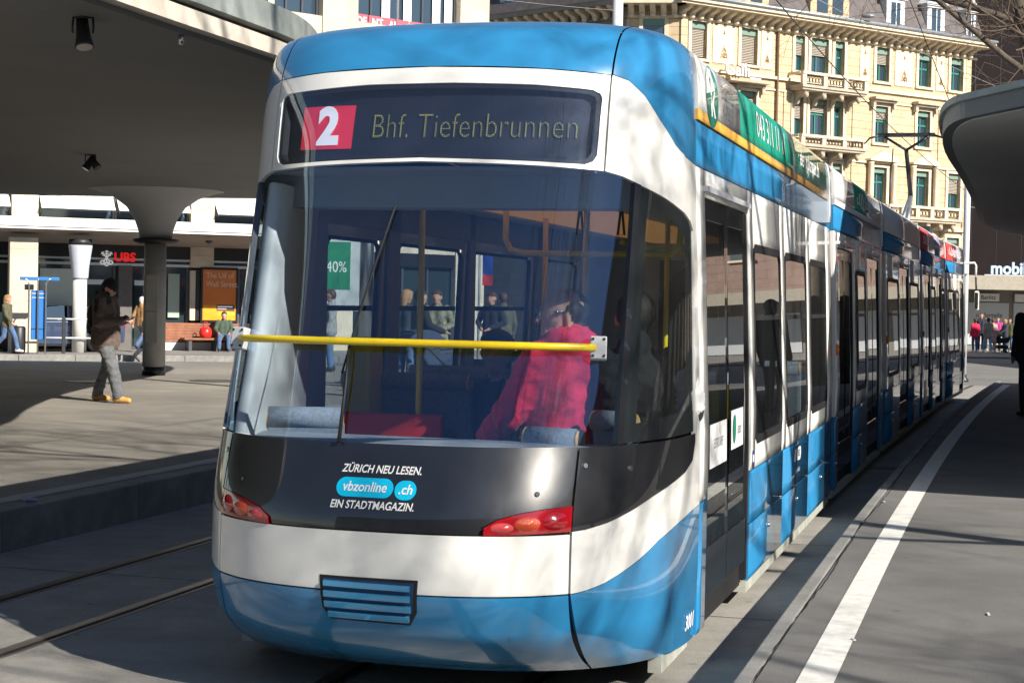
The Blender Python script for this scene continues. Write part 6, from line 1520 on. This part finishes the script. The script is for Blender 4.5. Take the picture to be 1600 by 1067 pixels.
MB().tube([(0, 0, 5.3), (1.1, .2, 5.35)], .02, 6).build('side_arm', ALU, mo_)
# blue-red sign and lamp seen through the third window
sgn = thing('clinic_sign', 'narrow blue and red hanging sign seen through the tram window', 'sign', (-.55, 41, 0)); MB().tube([(-.25, 0, 0), (-.25, 0, 3.2), (-.1, 0, 3.3)], .03, 8).build('post', LGREY, sgn)
bbx('sign_blue', -.18, .06, 0, .06, 2.45, 3.05, mat('sign_blue', (.02, .06, .35), .5), sgn); bbx('sign_red', -.18, .06, 0, .06, 2.2, 2.44, mat('sign_red2', (.6, .03, .03), .5), sgn)
# overhead wires
WIRE = mat('wire', (0.02, 0.02, 0.022), 0.6); WIREL = mat('wire_pale', (.5, .5, .5), .5, metal=.6)
def wire(pts, lab, r_=.010, m=WIRE):
    o = MB().tube(pts, r_, 5).build('overhead_wire', m); tag(o, lab, 'wire', 'overhead wires')
def sag(a, c, s_, n=10): a = Vector(a); c = Vector(c); return [a + (c - a) * i / n - Vector((0, 0, s_ * 4 * (i / n) * (1 - i / n))) for i in range(n + 1)]
c1 = [tuple(Vector(tw(0, y, 5.27)) + Vector((.0009 * max(0, y) ** 2 * .96, 0, 0))) for y in np.linspace(-12, 60, 19)]
wire(c1, 'contact wire running above the tram', .008)
wire(sag((5.6, 36, 14.5), (12.5, 48, 6.3), .2), 'dark span wire slanting down to the slender mast', .012)
wire(sag((7.4, 46, 10.2), (24, 72, 9.6), .25), 'pale span wire crossing in front of the ornate cornice', .010, WIREL)
wire(sag((12.5, 48, 5.2), (30, 60, 5.0), .2), 'span wire running right from the slender mast', .008, WIREL)
wire(sag((12.5, 48, 4.7), (30, 58, 4.3), .25), 'lower span wire running right from the slender mast', .008, WIREL)
wire(sag((-14, 40, 12.3), (3.42, 60, 12.6), .3), 'pale span wire crossing high in front of the bank', .008, WIREL)
wire(sag((-9, 44, 10.6), (3.42, 60, 11.9), .2), 'second pale span wire crossing in front of the bank', .007, WIREL)
# ------------------------------------------------------------------ bare trees
BARK = mat('bark', (0.085, 0.068, 0.052), 0.9, var=0.3, vscale=6, bump=0.8, bscale=14); TWIG = mat('twig_bark', (0.10, 0.07, 0.052), 0.9)
def tree(loc, hgt, seed, lab, spread=1.0, lean=(0, 0), r0=.16, levels=5, first=.35):
    rnd = random.Random(seed); t = thing('bare_tree', lab, 'tree', loc, 0, 'bare winter trees')
    tb, cbm = MB(), MB()
    def grow(p, d, ln, r_, lv):
        n = 5 if lv < 2 else 4; pts = [p]; q = p.copy(); dd = d.copy()
        for i in range(n):
            dd = (dd + Vector((rnd.uniform(-1, 1), rnd.uniform(-1, 1), rnd.uniform(-.6, .8))) * (.10 if lv == 0 else .22)).normalized(); q = q + dd * ln / n; pts.append(q.copy())
        rad = [max(.004, r_ * (1 - .45 * i / n)) for i in range(n + 1)]
        (tb if lv < 2 else cbm).tube(pts, rad, 8 if lv < 2 else (5 if lv < 4 else 3), cap=lv < 2)
        if lv >= levels: return
        kids = {0: 6, 1: 5, 2: 5, 3: 4, 4: 3}.get(lv, 3)
        for k in range(kids):
            f = first + (1 - first) * (k + rnd.random()) / kids if lv == 0 else .25 + .75 * (k + rnd.random()) / kids
            i = min(n - 1, int(f * n)); a = pts[i].lerp(pts[i + 1], f * n - i); ax = dd.orthogonal(); ax.rotate(Quaternion(dd, rnd.uniform(0, 2 * PI) + k * 2.4)); nd = dd.copy(); nd.rotate(Quaternion(ax, R(rnd.uniform(32, 62)) * spread)); nd.z += .12; nd.normalize()
            grow(a, nd, ln * rnd.uniform(.48, .68), rad[i] * rnd.uniform(.45, .62), lv + 1)
    grow(Vector((0, 0, -.1)), Vector((lean[0], lean[1], 1)).normalized(), hgt * .62, r0, 0)
    tb.build('trunk', BARK, t); cbm.build('crown', TWIG, t)
tree((11.0, 35.5, -.1), 14, 19, 'bare tree whose branches hang in at the top right corner', 1.2, (-.10, -.05), .22, 5, .5)
tree((10.3, -1.0, PZ), 11.5, 12, 'bare platform tree out of frame to the right of the camera', 1.0, (0, 0), .11, 5)
tree((8.2, 6.4, PZ), 15.0, 23, 'tall bare tree out of frame beside the right platform roof', 1.0, (0, 0), .15, 5)
tree((4.3, -3.0, PZ), 11.5, 31, 'bare tree behind the camera mirrored in the tram windscreen', .9, (0, 0), .15, 4, .22)
tree((1.8, -7.0, 0), 12, 77, 'bare tree further behind the camera', .9, (0, 0), .15, 3, .25)
